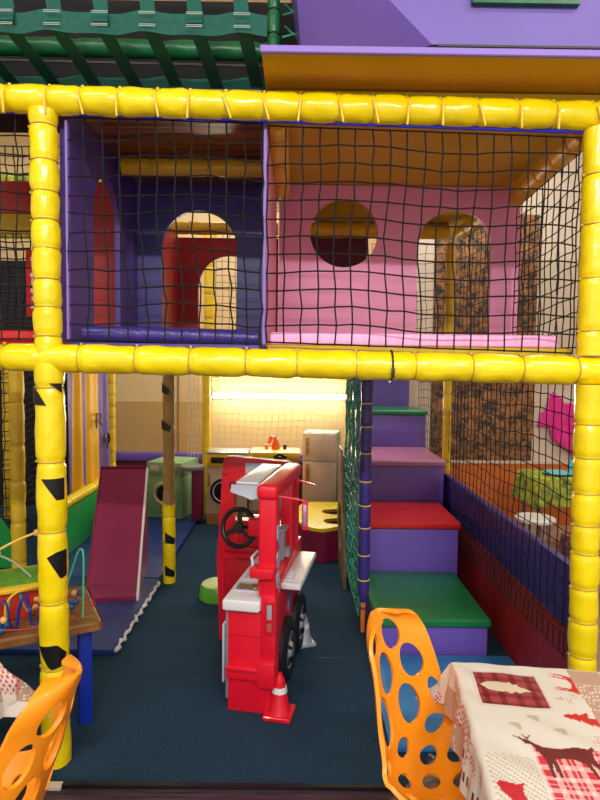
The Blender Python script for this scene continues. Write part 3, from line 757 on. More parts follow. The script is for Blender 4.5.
# right side wall (outside of truck) with wheel arches
so = [(.05, .12), (.05, .56), (.42, .60), (.66, .64), (.86, .64), (.86, .12), (.80, .12)]+[(.645+.15*math.cos(a), .17+.17*math.sin(a)) for a in [PI*i/12 for i in range(1, 12)]]+[(.49, .12), (.475, .12)]+[(.32+.15*math.cos(a), .17+.17*math.sin(a)) for a in [PI*i/12 for i in range(1, 12)]]+[(.165, .12)]
b = B(); slab(b, so, [], .165, .21, YZ); obj('side_panel', b, TRED, tr, ang=30)
b = B(); slab(b, [(.10, .36), (.12, .54), (.20, .54), (.19, .45), (.15, .38)], [], .2105, .214, YZ); obj('blue_decal', b, SKYB, tr)
b = B(); slab(b, [(.44, .34), (.47, .42), (.53, .42), (.5, .36)], [], .2105, .214, YZ); obj('blue_decal', b, SKYB, tr)
for yy in (.325, .675):
    b = B(); lathe(b, [(.10, -.035), (.15, -.032), (.172, -.015), (.172, .015), (.15, .032), (.11, .034), (.10, .02)], 36, Tm(.222, yy, .174) @ Rm(PI/2, 'Y')); wh = obj('wheel', b, RUBBER, tr)
    b = B(); lathe(b, [(.10, .015), (.095, .03), (.05, .026), (.04, .04), (.015, .042)], 28, Tm(.222, yy, .174) @ Rm(PI/2, 'Y')); obj('hubcap', b, TGREY, wh)
    for q in range(5):
        b = B(); tube(b, [(.258, yy+.035*math.cos(q*1.2566), .174+.035*math.sin(q*1.2566)), (.252, yy+.085*math.cos(q*1.2566), .174+.085*math.sin(q*1.2566))], .009, 6); obj('hub_slot', b, BLK, wh)
b = B(); box(b, .16, .2, .15, .82, .06, .3, .005); obj('axle_housing', b, BLK, tr)
# counter
b = B(); box(b, -.022, .168, -.035, .68, .515, .572, .018, 3); obj('counter', b, WHITE, tr)
b = B(); box(b, -.028, .15, .05, .66, .03, .514, .006); obj('kitchen_cabinet', b, TGREY, tr)
b = B(); box(b, -.04, -.028, .03, .30, .12, .42, .008); d = obj('oven_door', b, LGREY, tr)
b = B(); box(b, -.054, -.04, .10, .27, .37, .39, .004); obj('handle', b, BLK, d)
b = B(); box(b, -.04, -.028, .32, .60, .12, .42, .008); obj('cupboard_door', b, LGREY, tr)
b = B(); slab(b, rect(.0, .145, .08, .19), [rect(.012, .133, .092, .178)], .572, .58); rim = obj('basket_rim', b, LGREY, tr)
b = B()
for i in range(9): box(b, .014+i*.0145, .019+i*.0145, .092, .178, .573, .577)
for i in range(5): box(b, .012, .133, .1+i*.017, .103+i*.017, .576, .579)
obj('grate', b, BRASS, rim)
b = B(); torus(b, .024, .006, 18, 8, Tm(.11, .12, .586)); lathe(b, [(.02, .573), (.016, .592)], 12, Tm(.11, .12, 0)); obj('sink_strainer', b, BRASS, tr)
b = B(); slab(b, rect(.01, .14, .24, .48), [rect(.022, .128, .252, .468)], .572, .582); obj('sink_rim', b, LGREY, tr)
# front post, roof beam
b = B(); box(b, .148, .238, .0, .082, .58, 1.07, .02, 3); obj('front_post', b, TRED, tr)
b = B(); box(b, .14, .243, -.015, .66, 1.06, 1.135, .028, 4); obj('roof_beam', b, TRED, tr)
b = B(); box(b, .13, .2, .60, .66, .60, 1.07, .015, 2); obj('middle_post', b, TRED, tr)
b = B(); box(b, .14, .205, .74, .80, .60, 1.1, .015, 2); obj('back_post', b, TRED, tr)
b = B(); box(b, .115, .235, -.04, .05, .685, .735, .014, 3); obj('dash_handle', b, TRED, tr)
b = B(); tube(b, [(.12, .02, .72), (.105, .05, .76), (.12, .10, .775), (.15, .14, .74)], .008, 8); obj('grey_hose', b, LGREY, tr)
for i, z in enumerate((.89, .76, .66)):
    b = B(); lathe(b, [(.032, 0), (.032, .003)], 20, Matrix.Diagonal((1, 1, 1, 1)) @ Tm(.238, .045, z) @ Rm(PI/2, 'Y') @ Matrix.Diagonal((1.4, 1, 1, 1))); obj('round_sticker', b, STICK, tr)
# rear cross panel
po = [(-.27, .002), (.2, .002), (.2, 1.09), (.15, 1.13), (-.22, 1.15), (-.25, 1.13), (-.26, 1.0), (-.29, .5)]
b = B(); slab(b, po, [[(-.19, .76), (.12, .76), (.12, .985), (-.18, .985)]], .70, .77, XZ); obj('rear_panel', b, TRED, tr, ang=30)
b = B(); box(b, -.24, .13, .685, .70, .56, .60, .01); box(b, -.24, .13, .69, .70, .2, .52, .008); obj('panel_ledge', b, TREDD, tr)
b = B(); box(b, -.11, .03, .692, .70, 1.05, 1.115, .003); obj('grey_plate', b, LGREY, tr)
b = B(); lathe(b, [(.018, 0), (.018, .01), (.008, .012)], 14, Tm(-.24, .70, 1.05) @ Rm(PI/2, 'X')); obj('bolt_cap', b, TREDD, tr)
b = B(); box(b, .07, .13, .66, .72, 1.15, 1.165, .004); tube(b, [(.07, .68, 1.16), (.11, .66, 1.18), (.15, .67, 1.16)], .008, 6); obj('black_clip', b, BLK, tr)
# steering wheel
SW = Tm(-.075, .44, .79) @ Rm(R(-12), 'Z') @ Rm(R(78), 'X')
b = B(); torus(b, .103, .014, 40, 10, SW)
for a in (90, 210, 330):
    t = bmesh.new(); box(t, -.014, .014, 0, .095, -.006, .006, .004); merge(b, t, SW @ Rm(R(a-90), 'Z'))
lathe(b, [(.03, -.012), (.034, 0), (.028, .014)], 20, SW); obj('steering_wheel', b, BLK, tr)
b = B(); tube(b, [(-.075, .45, .79), (-.04, .50, .78), (.02, .50, .78)], .012, 8); obj('steering_column', b, BLK, tr)
b = B(); box(b, -.01, .15, .38, .50, .76, .86, .018, 3); obj('horn_box', b, TRED, tr)
b = B(); box(b, .13, .16, .05, .75, .60, .85, .008); 
b.free()
b = B(); box(b, .12, .20, .10, .72, .56, .62, .01); obj('window_sill', b, TRED, tr)
# silver kettle / machine in window
b = B(); box(b, .14, .185, .44, .50, .62, .79, .006); box(b, .13, .195, .43, .53, .78, .80, .005); box(b, .18, .215, .44, .5, .64, .69, .006); obj('grey_dispenser', b, TGREY, tr)
# canopy
b = B(); box(b, .02, .134, .06, .60, 1.12, 1.132, .004); obj('canopy_sheet', b, WHITE, tr)
b = B(); slab(b, [(.005, 1.12), (.146, 1.12), (.146, 1.06), (.10, 1.05), (.07, 1.065), (.03, 1.075), (.0, 1.085)], [], .03, .06, XZ); obj('grey_flap', b, LGREY, tr)
b = B(); torus(b, .014, .004, 12, 6, Tm(.005, .045, 1.115) @ Rm(PI/2, 'X')); obj('flap_clip', b, BLK, tr)
# mirror and rods
b = B(); tube(b, [(.21, .03, 1.08), (.36, .09, 1.045)], .005, 6); obj('mirror_rod', b, TRED, tr)
b = B(); box(b, .345, .375, .08, .098, .90, 1.05, .01, 3); mi = obj('side_mirror', b, TRED, tr)
b = B(); box(b, .351, .370, .076, .082, .925, 1.03, .004); obj('mirror_glass', b, MIRR, mi)
b = B(); tube(b, [(.205, .56, 1.06), (.33, .60, 1.02)], .006, 6); obj('signal_rod', b, TRED, tr)
# white side tray
b = B(); box(b, .208, .315, .25, .80, .53, .565, .012, 3); ty = obj('side_tray', b, WHITE, tr)
b = B(); slab(b, rect(.222, .262, .30, .40), [rect(.227, .257, .308, .345), rect(.227, .257, .355, .392)], .565, .570); obj('cup_recess', b, LGREY, ty)

# cones
def cone(lab, loc, m, hasband, s=1, rz=0):
    t = thing('toy_traffic_cone', lab, 'toy cone', loc, rz)
    b = B(); box(b, -.062*s, .062*s, -.062*s, .062*s, .001, .022*s, .008*s, 3); obj('base', b, m, t)
    b = B(); lathe(b, [(.052*s, .02*s), (.046*s, .03*s), (.024*s, .15*s), (.022*s, .165*s), (.012*s, .18*s), (.0105*s, .19*s)], 24); obj('cone', b, m, t)
    b = B(); lathe(b, [(.0345*s, .108*s), (.0305*s, .132*s)], 24); obj('band', b, WHITE if hasband else LGREY, t)
cone('small red toy cone with white band at the truck front', (-.068, 2.74, 0), TRED, True, 1.12, R(-12))
cone('small grey toy cone beside the truck wheels', (.06, 3.47, 0), TGREY, False, .98, R(20))

# ------------------------------------------------------------------ bead maze table (left)
bt = thing('activity_table', 'wooden bead maze table with blue legs behind the taped post', 'table', (-1.524, 2.552, 0), R(28))
b = B(); box(b, -.75, .60, -.25, .27, .47, .52, .04, 3); obj('table_top', b, WOODT, bt)
for x, y in ((.53, -.14), (.40, .18), (-.65, -.16), (-.65, .18)):
    b = B(); box(b, x-.03, x+.03, y-.03, y+.03, .001, .47, .006); obj('leg', b, BLUEL, bt)
bx = thing('bead_maze_box', 'red sided bead maze box with green lid on the wooden table', 'toy', (-1.50, 2.612, .521), R(28))
b = B(); box(b, -.4, .40, -.10, .16, 0, .13, .008); obj('red_side', b, BOXR, bx)
b = B(); box(b, -.42, .42, -.125, .18, .13, .155, .01); obj('yellow_rim', b, APPY, bx)
b = B(); box(b, -.38, .38, -.09, .14, .155, .162, .002); obj('green_lid', b, BOXG, bx)
def wire(parent, pts, m, r=.0045):
    # Catmull-Rom
    P = [Vector(p) for p in pts]; out = []
    for i in range(len(P)-1):
        p0 = P[max(i-1, 0)]; p1 = P[i]; p2 = P[i+1]; p3 = P[min(i+2, len(P)-1)]
        for k in range(8):
            t = k/8; out.append(.5*((2*p1)+(p2-p0)*t+(2*p0-5*p1+4*p2-p3)*t*t+(3*p1-p0-3*p2+p3)*t**3))
    out.append(P[-1])
    b = B(); tube(b, out, r, 6); return obj('bead_wire', b, m, parent), out
beadmesh = {}
def bead(parent, p, m, r=.016):
    if m.name not in beadmesh:
        b = B(); bmesh.ops.create_uvsphere(b, u_segments=12, v_segments=8, radius=1); o = obj('bead', b, m, parent, ang=60); beadmesh[m.name] = o
    else:
        o = beadmesh[m.name].copy(); COL.objects.link(o); o.parent = parent
    o.location = p; o.scale = (r, r, r)
# wires near the right end of the table (local to table frame)
T = bt
wire(T, [(.52, -.16, .52), (.525, -.15, .65), (.528, -.14, .80), (.52, -.12, .83), (.505, -.1, .80), (.47, -.05, .66), (.44, -.03, .60), (.41, -.03, .66), (.38, -.05, .68), (.35, -.05, .62), (.33, -.05, .56), (.30, -.05, .54), (.27, -.06, .6), (.25, -.06, .68), (.22, -.06, .62), (.20, -.06, .52)], MINT, .0045)
wire(T, [(.35, -.12, .52), (.40, -.14, .55), (.5, -.13, .565), (.56, -.12, .55), (.585, -.1, .54), (.57, -.04, .56), (.50, 0, .57), (.42, .02, .60)], REDWI, .0028)
wire(T, [(.20, -.14, .52), (.20, -.14, .62), (.24, -.13, .67), (.33, -.11, .68), (.40, -.1, .66), (.43, -.1, .58), (.44, -.1, .52)], YELWI, .005)
wire(T, [(-.1, -.21, .52), (.0, -.21, .56), (.15, -.21, .55), (.3, -.21, .53), (.45, -.2, .55), (.5, -.2, .52)], REDWI, .0028)
for q, x0 in ((BLUEW, .16), (BLUEW, .24), (REDWI, -.02), (BLUEW, .03)):
    wire(T, [(x0, -.17, .52), (x0+.01, -.17, .62), (x0+.035, -.165, .66), (x0+.05, -.16, .6), (x0+.06, -.16, .54), (x0+.085, -.16, .53), (x0+.1, -.15, .62), (x0+.12, -.15, .67), (x0+.14, -.15, .6), (x0+.14, -.15, .52)], q, .004)
for p, m in (((.30, -.05, .555), BEADW), ((.325, -.05, .565), BEADW), ((.31, -.05, .535), BEADG), ((.33, -.05, .60), BEADW), ((.44, -.04, .585), BEADW), ((.44, -.04, .565), BEADR),
             ((.40, -.13, .555), BEADR), ((.425, -.13, .562), BEADR), ((.45, -.13, .57), BEADB), ((.47, -.13, .57), BEADB), ((.38, -.14, .535), BEADG), ((.5, .0, .58), BEADW), ((.53, .0, .575), BEADB),
             ((0.15, -.2, .555), BEADW), ((0.17, -.2, .57), BEADB), ((0.19, -.2, .585), BEADW), ((0.18, -.2, .54), BEADB), ((0.12, -.2, .54), BEADW), ((0.20, -.19, .56), BEADB), ((0.09, -.2, .56), BEADW), ((0.16, -.21, .535), BEADW),
             ((0.03, -.17, .62), BEADG), ((0.02, -.17, .60), BEADG), ((0.03, -.17, .57), BEADW), ((0.05, -.17, .55), BEADW), ((0.35, -.17, .6), BEADB), ((0.45, -.17, .6), BEADB), ((0.47, -.17, .58), BEADB), ((0.49, -.17, .6), BEADB)):
    bead(T, p, m)
beadmesh.clear()
wire(bx, [(-.35, 0, .16), (-.33, 0, .30), (-.2, .02, .36), (-.05, .04, .30), (.05, .04, .2), (.08, .04, .16)], PTOP, .005)
wire(bx, [(-.2, -.05, .16), (-.15, -.05, .28), (.0, -.05, .33), (.15, -.04, .28), (.25, -.02, .18), (.26, -.02, .16)], mat('pale_wire', (170, 180, 150), .4), .005)
wire(bx, [(.30, -.1, .155), (.34, -.11, .2), (.30, -.1, .24), (.34, -.1, .28), (.4, -.06, .26), (.41, 0, .155)], REDWI, .006)
wire(bx, [(.0, .1, .16), (.1, .1, .26), (.3, .1, .34), (.42, .1, .30), (.43, .1, .16)], YELWI, .006)
for p, m in (((-.3, .0, .31), BEADR), ((-.2, .02, .36), BEADB), ((.12, -.04, .3), BEADW), ((.3, .1, .34), BEADW), ((.33, .1, .335), BEADW), ((.0, -.05, .33), BEADG)):
    bead(bx, p, m, .018)

# ------------------------------------------------------------------ orange chairs
def chair(label, loc, rz, mir=1):
    root = thing('orange_chair', label, 'chair', loc, rz)
    # local: chair faces +X, y across, z up
    NU, NV = 84, 150
    # profile (x,z) from top of back (s=0) to seat front (s=1)
    prof = [(-.275, .915), (-.25, .84), (-.222, .75), (-.195, .66), (-.16, .56), (-.135, .50), (-.09, .455), (-.02, .44), (.06, .445), (.14, .455), (.205, .452), (.235, .43)]
    P = [Vector((p[0], 0, p[1])) for p in prof]
    def cr(s):
        f = s*(len(P)-1); i = min(int(f), len(P)-2); t = f-i
        p0 = P[max(i-1, 0)]; p1 = P[i]; p2 = P[i+1]; p3 = P[min(i+2, len(P)-1)]
        return .5*((2*p1)+(p2-p0)*t+(2*p0-5*p1+4*p2-p3)*t*t+(3*p1-p0-3*p2+p3)*t**3)
    def halfw(s):
        if s < .10: return .155*math.sqrt(max(0, 1-((.10-s)/.10)**2)*.92+.08)
        if s < .5: return .155+.074*((s-.10)/.40)
        return .229-.01*((s-.5)/.5)
    def X(s, u):
        c = cr(s); hw = halfw(s)
        e = abs(u)**2.2
        back = max(0, 1-s/.5); seat = 1-back
        # sides curl forward on the back, upward on the seat
        wing = .10*(1-abs(2*(s-.42))**2*.5)
        fx = e*wing*(.35+.65*min(1, back+.25)); fz = e*.09*max(0, min(1, (s-.28)/.25))*(1 if s < .8 else (1-s)/.2)
        topdrop = 0
        if s < .08: topdrop = 0
        return Vector((c.x+fx, u*hw, c.z+fz-.0*topdrop))
    holes = [(.10, -.40, .042, .26), (.095, .28, .05, .24), (.185, -.72, .05, .17), (.20, -.10, .062, .24), (.19, .58, .055, .22), (.31, -.46, .065, .24), (.31, .30, .055, .24), (.30, .84, .05, .10), (.31, -.88, .05, .09),
             (.42, -.10, .04, .18), (.42, .64, .05, .18), (.43, -.74, .05, .14), (.53, -.42, .032, .17), (.52, .28, .036, .17), (.60, -.02, .03, .17), (.60, .62, .035, .17), (.60, -.72, .035, .15),
             (.68, .3, .03, .17), (.68, -.38, .03, .17), (.76, 0, .03, .16), (.76, .6, .03, .15), (.76, -.62, .03, .15), (.85, .32, .03, .15), (.85, -.32, .03, .15)]
    g = {}
    for i in range(NV+1):
        for j in range(NU+1):
            g[i, j] = [i/NV, -1+2*j/NU]
    keep = {}
    asp = 2.2  # u unit vs s unit ratio only for snapping
    for (hs, hu, rs, ru) in holes:
        hu = hu*mir
        for k, q in g.items():
            d = math.hypot((q[0]-hs)/rs, (q[1]-hu)/ru)
            if d < 1:
                keep[k] = False
    faces = []
    for i in range(NV):
        for j in range(NU):
            q = [(i, j), (i, j+1), (i+1, j+1), (i+1, j)]
            if all(k in keep for k in q): continue
            faces.append(q)
    used = {k for f in faces for k in f}
    for k in used:
        if k in keep:
            for (hs, hu, rs, ru) in holes:
                hu = hu*mir
                a, c = (g[k][0]-hs)/rs, (g[k][1]-hu)/ru; d = math.hypot(a, c)
                if d < 1:
                    d = max(d, 1e-4); g[k] = [hs+a/d*rs, hu+c/d*ru]; break
    bm = B(); V = {k: bm.verts.new(X(*g[k])) for k in used}
    for f in faces: bm.faces.new([V[k] for k in f])
    bmesh.ops.recalc_face_normals(bm, faces=bm.faces[:])
    sh = obj('seat_shell', bm, ORCH, root, ang=180)
    md = sh.modifiers.new('thick', 'SOLIDIFY'); md.thickness = .012; md.offset = 0
    md = sh.modifiers.new('round', 'BEVEL'); md.width = .004; md.segments = 2; md.limit_method = 'ANGLE'; md.angle_limit = R(50)
    for sx, sy in ((-1, -1), (-1, 1), (1, -1), (1, 1)):
        b = B(); tube(b, [(sx*.10, sy*.12, .425), (sx*.14, sy*.16, .40), (sx*.19, sy*.21, .001-.0)], [.011, .011, .009], 10); obj('leg', b, METAL, root)
    b = B(); box(b, -.11, .11, -.13, .13, .418, .43, .004); obj('seat_bracket', b, METAL, root)
    return root
chair('orange plastic chair with oval holes at the patterned table', (.465, 1.675, -.012), R(-42))
chair('orange plastic chair at the bottom left corner of the photo', (-.832, 1.475, -.012), R(177), mir=-1)

# ------------------------------------------------------------------ patterned tablecloths
def inpoly(px, py, poly):
    c = np.zeros(px.shape, bool); n = len(poly)
    for i in range(n):
        x1, y1 = poly[i]; x2, y2 = poly[(i+1) % n]
        if y1 == y2: continue
        cond = ((y1 > py) != (y2 > py)) & (px < (x2-x1)*(py-y1)/(y2-y1)+x1)
        c ^= cond
    return c
def xf(poly, x, y, s, rot=0, fl=1):
    c, q = math.cos(rot), math.sin(rot)
    return [(x+s*(fl*a*c-b_*q), y+s*(fl*a*q+b_*c)) for a, b_ in poly]
STAG = [(-1, .55), (-.93, .62), (-.80, .60), (-.66, .45), (-.45, .32), (0, .30), (.45, .36), (.75, .28), (.9, .4), (.93, .30), (.82, .12), (.80, -.15), (.92, -.55), (.90, -.9), (.82, -.9), (.80, -.58), (.62, -.25), (.66, -.9), (.58, -.9), (.5, -.3), (.2, -.12), (-.1, -.15), (-.28, -.2), (-.3, -.9), (-.38, -.9), (-.42, -.3), (-.5, -.9), (-.58, -.9), (-.56, -.2), (-.66, .1), (-.76, .38), (-.92, .46)]
ANT = [[(-.8, .6), (-.84, .95), (-.80, .95), (-.76, .62)], [(-.84, .8), (-1.0, 1.0), (-.96, 1.02), (-.81, .84)], [(-.75, .6), (-.62, .9), (-.58, .88), (-.70, .58)], [(-.66, .78), (-.7, 1.05), (-.66, 1.05), (-.62, .8)], [(-.62, .86), (-.45, 1.0), (-.44, .96), (-.6, .82)]]
TREE = [(0, 1), (.25, .6), (.12, .62), (.42, .2), (.2, .22), (.6, -.3), (.12, -.25), (.12, -.6), (-.12, -.6), (-.12, -.25), (-.6, -.3), (-.2, .22), (-.42, .2), (-.12, .62), (-.25, .6)]
HEART = [(.5*math.sin(t)**3*1.1, (13*math.cos(t)-5*math.cos(2*t)-2*math.cos(3*t)-math.cos(4*t))/30) for t in [2*PI*i/30 for i in range(30)]]
LEAF = [(-1, 0), (-.7, .28), (-.3, .42), (.1, .40), (.2, .5), (.35, .34), (.5, .38), (.6, .2), (.8, .16), (1.1, -.05), (.8, -.12), (.55, -.3), (.45, -.18), (.2, -.42), (.1, -.3), (-.3, -.4), (-.7, -.3)]
HAT = [(-.5, -.6), (-.55, 0), (-.45, .4), (-.2, .5), (.1, .25), (.35, .05), (.7, 0), (.45, -.15), (.2, -.5), (.1, -.9), (-.4, -.95)]

def cloth_colors(X_, Y_p, drop):
    """X_ across, Y_p depth away from viewer in metres on the flat cloth"""
    n = X_.shape
    col = np.empty(n+(4,)); col[:] = lin((218, 210, 198))+(1,)
    def put(mask, c): col[mask] = lin(c)+(1,)
    for ox in (0, .5):
        for oy in (0, -.82, .82):
            x = X_-ox; y = Y_p-oy
            blk = (x > .0) & (x < .115) & (y > .08) & (y < .36)
            put(blk & (((np.floor(x/.006)+np.floor(y/.006)) % 3) == 0), (184, 172, 150))
            put(inpoly(x, y, xf(HAT, .04, .245, .055, .5)), (190, 20, 44))
            pl = (x > .122) & (x < .34) & (y > .20) & (y < .40)
            g1 = (np.mod(x, .032) < .022); g2 = (np.mod(y, .042) < .030)
            put(pl & g1 & g2, (206, 40, 60)); put(pl & (g1 ^ g2), (226, 160, 160))
            fine = (np.mod(x, .0106) < .0016) | (np.mod(y, .014) < .0018)
            put(pl & fine, (226, 180, 180))
            sq = (x > .035) & (x < .219) & (y > .575) & (y < .748)
            put(sq, (158, 66, 66))
            put(sq & ((np.mod(x, .046) < .017)), (128, 36, 44)); put(sq & ((np.mod(y, .044) < .017)), (134, 44, 50))
            put(sq & ((np.mod(x, .046) < .017)) & ((np.mod(y, .044) < .017)), (104, 22, 34))
            put(inpoly(x, y, xf(LEAF, .115, .667, .07, -.12)), (214, 198, 168))
            bd = ((x > .028) & (x < .226) & (y > .568) & (y < .755)) & ~((x > .030) & (x < .224) & (y > .570) & (y < .753))
            put(bd, (204, 186, 180))
            put(inpoly(x, y, xf(STAG, .192, .375, .088, .04)), (104, 24, 34))
            for a in ANT: put(inpoly(x, y, xf(a, .192, .375, .088, .28)), (104, 24, 34))
            put(inpoly(x, y, xf(STAG, .325, .705, .062, -1.75, -1)), (200, 26, 40))
            for a in ANT: put(inpoly(x, y, xf(a, .325, .705, .062, -1.75, -1)), (200, 26, 40))
            put(inpoly(x, y, xf(TREE, .295, .54, .055, 1.5)), (200, 26, 40))
            put(inpoly(x, y, xf(TREE, .345, .525, .060, 1.6)), (200, 26, 40))
            for hx, hy in ((.105, .483), (.162, .527), (.218, .474)):
                h = inpoly(x, y, xf(HEART, hx, hy, .036, 2.4)); put(h, (208, 196, 172))
                hi = inpoly(x, y, xf(HEART, hx, hy, .029, 2.4)); put(hi & (np.mod(x*1.0+y, .010) < .004), (158, 136, 106))
            for sx, sy in ((.26, .63), (.285, .62), (.30, .645), (.27, .76), (.285, .765), (.30, .455), (.31, .44), (.29, .43)):
                d = np.hypot(x-sx, y-sy); a = np.arctan2(y-sy, x-sx); put((d < .012) & (np.abs(np.sin(3*a)) < .35), (200, 86, 92))
            # hearts + lettering on the left strip (hangs down at the side)
            s1 = (x > -.17) & (x < -.02)
            put(s1 & (x < -.075) & (y > .52) & (y < .80), (186, 150, 130))
            sc = (np.sin(x*310+np.sin(y*90)*2)*np.sin(y*260+np.sin(x*140)*2.5) > .45)
            put(s1 & (x < -.09) & (y > .58) & (y < .72) & sc, (236, 226, 214))
            put(s1 & (x > -.09) & (y > .42) & (y < .74) & (np.sin(x*330+y*60)*np.sin(y*210) > .3), (206, 50, 72))
            for k in range(5):
                zy = .13+k*.085
                put((x > -.135) & (x < -.110) & (y > zy) & (y < zy+.06) & (np.mod(y-zy, .015) < .008), (96, 24, 40))
                put((x > -.075) & (x < -.045) & (y > zy-.03) & (y < zy+.03) & (np.sin(y*420)*np.sin(x*380) > .1), (176, 34, 60))
            # maroon heart on white for the hanging corner
            put(inpoly(x, y, xf(HEART, -.1, .20, .04, 0)), (120, 20, 40))
    return col

def clothmat():
    m = bpy.data.materials.new('printed_oilcloth'); m.use_nodes = True
    nt = m.node_tree; b_ = nt.nodes['Principled BSDF']; b_.inputs['Roughness'].default_value = .38
    a = nt.nodes.new('ShaderNodeAttribute'); a.attribute_name = 'print'
    nt.links.new(a.outputs['Color'], b_.inputs['Base Color'])
    return m
CLOTH = clothmat()

def tablecloth(label, w, d, drop, loc, rz, flip=1, group=None, seed=0, step=.0028, top=.752):
    """local: left edge at x=0, far edge at y=d, extends to x=w; hangs on left (x<0), far (y>d)"""
    xs = np.arange(-drop, w, step); ys = np.arange(0, d+drop, step)
    XX, YY = np.meshgrid(xs, ys, indexing='ij')
    col = cloth_colors(XX, YY, drop)
    # bend over rounded edge radius
    def fold(t, lim, rad=.018):
        # distance past edge -> (horizontal, down)
        over = np.maximum(0, t-lim)
        ang = np.minimum(over/rad, PI/2*.94)
        h = np.where(over > 0, rad*np.sin(ang), 0); v = np.where(over > 0, rad*(1-np.cos(ang)), 0)
        rest = np.maximum(0, over-rad*PI/2*.94)
        return np.minimum(t, lim)+h+rest*math.cos(PI/2*.94), v+rest*math.sin(PI/2*.94)
    lx, vx = fold(-XX, 0); ly, vy = fold(YY, d)
    px = -lx; py = ly
    both = (vx > 0) & (vy > 0)
    down = np.sqrt(vx**2+vy**2)
    down = np.where(both, np.maximum(vx, vy)+.35*np.minimum(vx, vy), vx+vy)
    # corner bulge
    cb = np.where(both, np.minimum(vx, vy), 0)
    wob = .010*np.sin(YY*34+seed)*np.clip(vx/.1, 0, 1)+.006*np.sin(YY*75)*np.clip(vx/.1, 0, 1)
    wob2 = .010*np.sin(XX*31)*np.clip(vy/.1, 0, 1)
    px = px-wob-cb*.55; py = py+wob2+cb*.55
    pz = -down+.0018*np.sin(XX*22+YY*13)*np.sin(YY*17-XX*9)*(down < .01)+.0016*np.sin((XX+YY)*45)*np.sin((XX-YY)*7)
    co_ = np.stack([px, py, pz], -1).reshape(-1, 3)
    n0, n1 = XX.shape
    idx = np.arange(n0*n1).reshape(n0, n1)
    f = np.stack([idx[:-1, :-1], idx[1:, :-1], idx[1:, 1:], idx[:-1, 1:]], -1).reshape(-1, 4)
    me = bpy.data.meshes.new('tablecloth'); me.from_pydata(co_.tolist(), [], f.tolist())
    ca = me.color_attributes.new('print', 'FLOAT_COLOR', 'POINT'); ca.data.foreach_set('color', col.reshape(-1).astype(np.float32))
    for p in me.polygons: p.use_smooth = True
    me.materials.append(CLOTH)
    o = bpy.data.objects.new('tablecloth', me); COL.objects.link(o); o.location = (loc[0], loc[1], top+.004); o.rotation_euler = (0, 0, rz)
    o.scale = (flip, 1, 1)
    tag(o, label, 'tablecloth')
    return o
def table(label, w, d, loc, rz, flip=1):
    t = thing('dining_table', label, 'table', (loc[0], loc[1], -.012), rz)
    x0, x1 = (0.0, w) if flip > 0 else (-w, 0.0)
    b = B(); box(b, x0+.002, x1, 0, d-.002, .728, .754, .006); obj('table_top', b, WOODT, t)
    for x in (x0+.08, x1-.08):
        for y in (.08, d-.08):
            b = B(); box(b, x-.022, x+.022, y-.022, y+.022, .001, .728, .004); obj('leg', b, METAL, t)
tablecloth('Christmas stag print tablecloth on the table at bottom right', 1.0, .80, .165, (.425, 1.02), R(-7.5))
table('table under the stag print tablecloth at bottom right', 1.0, .80, (.425, 1.02), R(-7.5))
tablecloth('white and red print tablecloth corner at the left photo edge', .7, .6, .22, (-1.03, 1.22), R(-4), flip=-1, seed=2)
table('table under the cloth corner at the left edge', .7, .6, (-1.03, 1.22), R(-4), flip=-1)

# ------------------------------------------------------------------ far right corner: small table, stool, cloth
tt = thing('small_table', 'small table under a lime cloth beyond the right net', 'table', (2.47, 5.35, 0))
b = B(); box(b, -.3, .35, -.22, .22, .70, .725, .005); obj('table_top', b, WHITEP, tt)
for x in (-.26, .3):
    for y in (-.18, .18):
        b = B(); tube(b, [(x, y, .001), (x, y, .70)], .017, 8); obj('leg', b, METAL, tt)
def drape(x0, x1, y0, y1, z, drop, m, name, lab, seed=0):
    bm = B(); n = 40; P = {}
    for i in range(n+1):
        for j in range(n+1):
            x = x0-drop+(x1-x0+2*drop)*i/n; y = y0-drop+(y1-y0+2*drop)*j/n
            ox = max(x0-x, x-x1, 0); oy = max(y0-y, y-y1, 0); o_ = math.hypot(ox, oy)
            cx = min(max(x, x0), x1); cy = min(max(y, y0), y1)
            k = .16+.06*math.sin(i*.9+seed)*math.cos(j*.8)
            P[i, j] = bm.verts.new((cx+(x-cx)*k, cy+(y-cy)*k, z+.004-min(o_, drop*1.25)))
    for i in range(n):
        for j in range(n): bm.faces.new((P[i, j], P[i+1, j], P[i+1, j+1], P[i, j+1]))
    o = obj(name, bm, m, None, ang=60); tag(o, lab, 'cloth'); return o
drape(2.15, 2.84, 5.12, 5.58, .73, .25, DOTC, 'tablecloth', 'lime yellow dotted cloth on the small far table')
dk = thing('draped_chair', 'dark chair with floral cloth over its seat beyond the right net', 'chair', (2.22, 4.2, 0))
b = B(); box(b, -.17, .17, -.16, .16, .42, .45, .008); obj('seat', b, BLK, dk)
for x in (-.15, .15):
    for y in (-.14, .14):
        b = B(); tube(b, [(x, y, .001), (x, y, .42)], .013, 8); obj('leg', b, BLK, dk)
o = drape(2.04, 2.40, 4.03, 4.37, .452, .22, FLOC, 'chair_cloth', 'dark floral cloth over the chair seat beyond the net', 2)
ws = thing('white_stool', 'white round stool with metal legs beyond the right net', 'stool', (1.98, 4.72, 0))
b = B(); lathe(b, [(.15, .45), (.16, .46), (.16, .478), (.15, .485)], 28); obj('seat', b, WHITEP, ws)
for a in range(4):
    q = R(45+90*a); b = B(); tube(b, [(.1*math.cos(q), .1*math.sin(q), .45), (.15*math.cos(q), .15*math.sin(q), .001)], .013, 8); obj('leg', b, METAL, ws)
b = B(); lathe(b, [(.06, .741), (.13, .75), (.135, .756), (.05, .748)], 28, Tm(2.41, 5.3, .0)); tag(obj('plate', b, TURQ), 'turquoise plate on the lime cloth', 'plate')
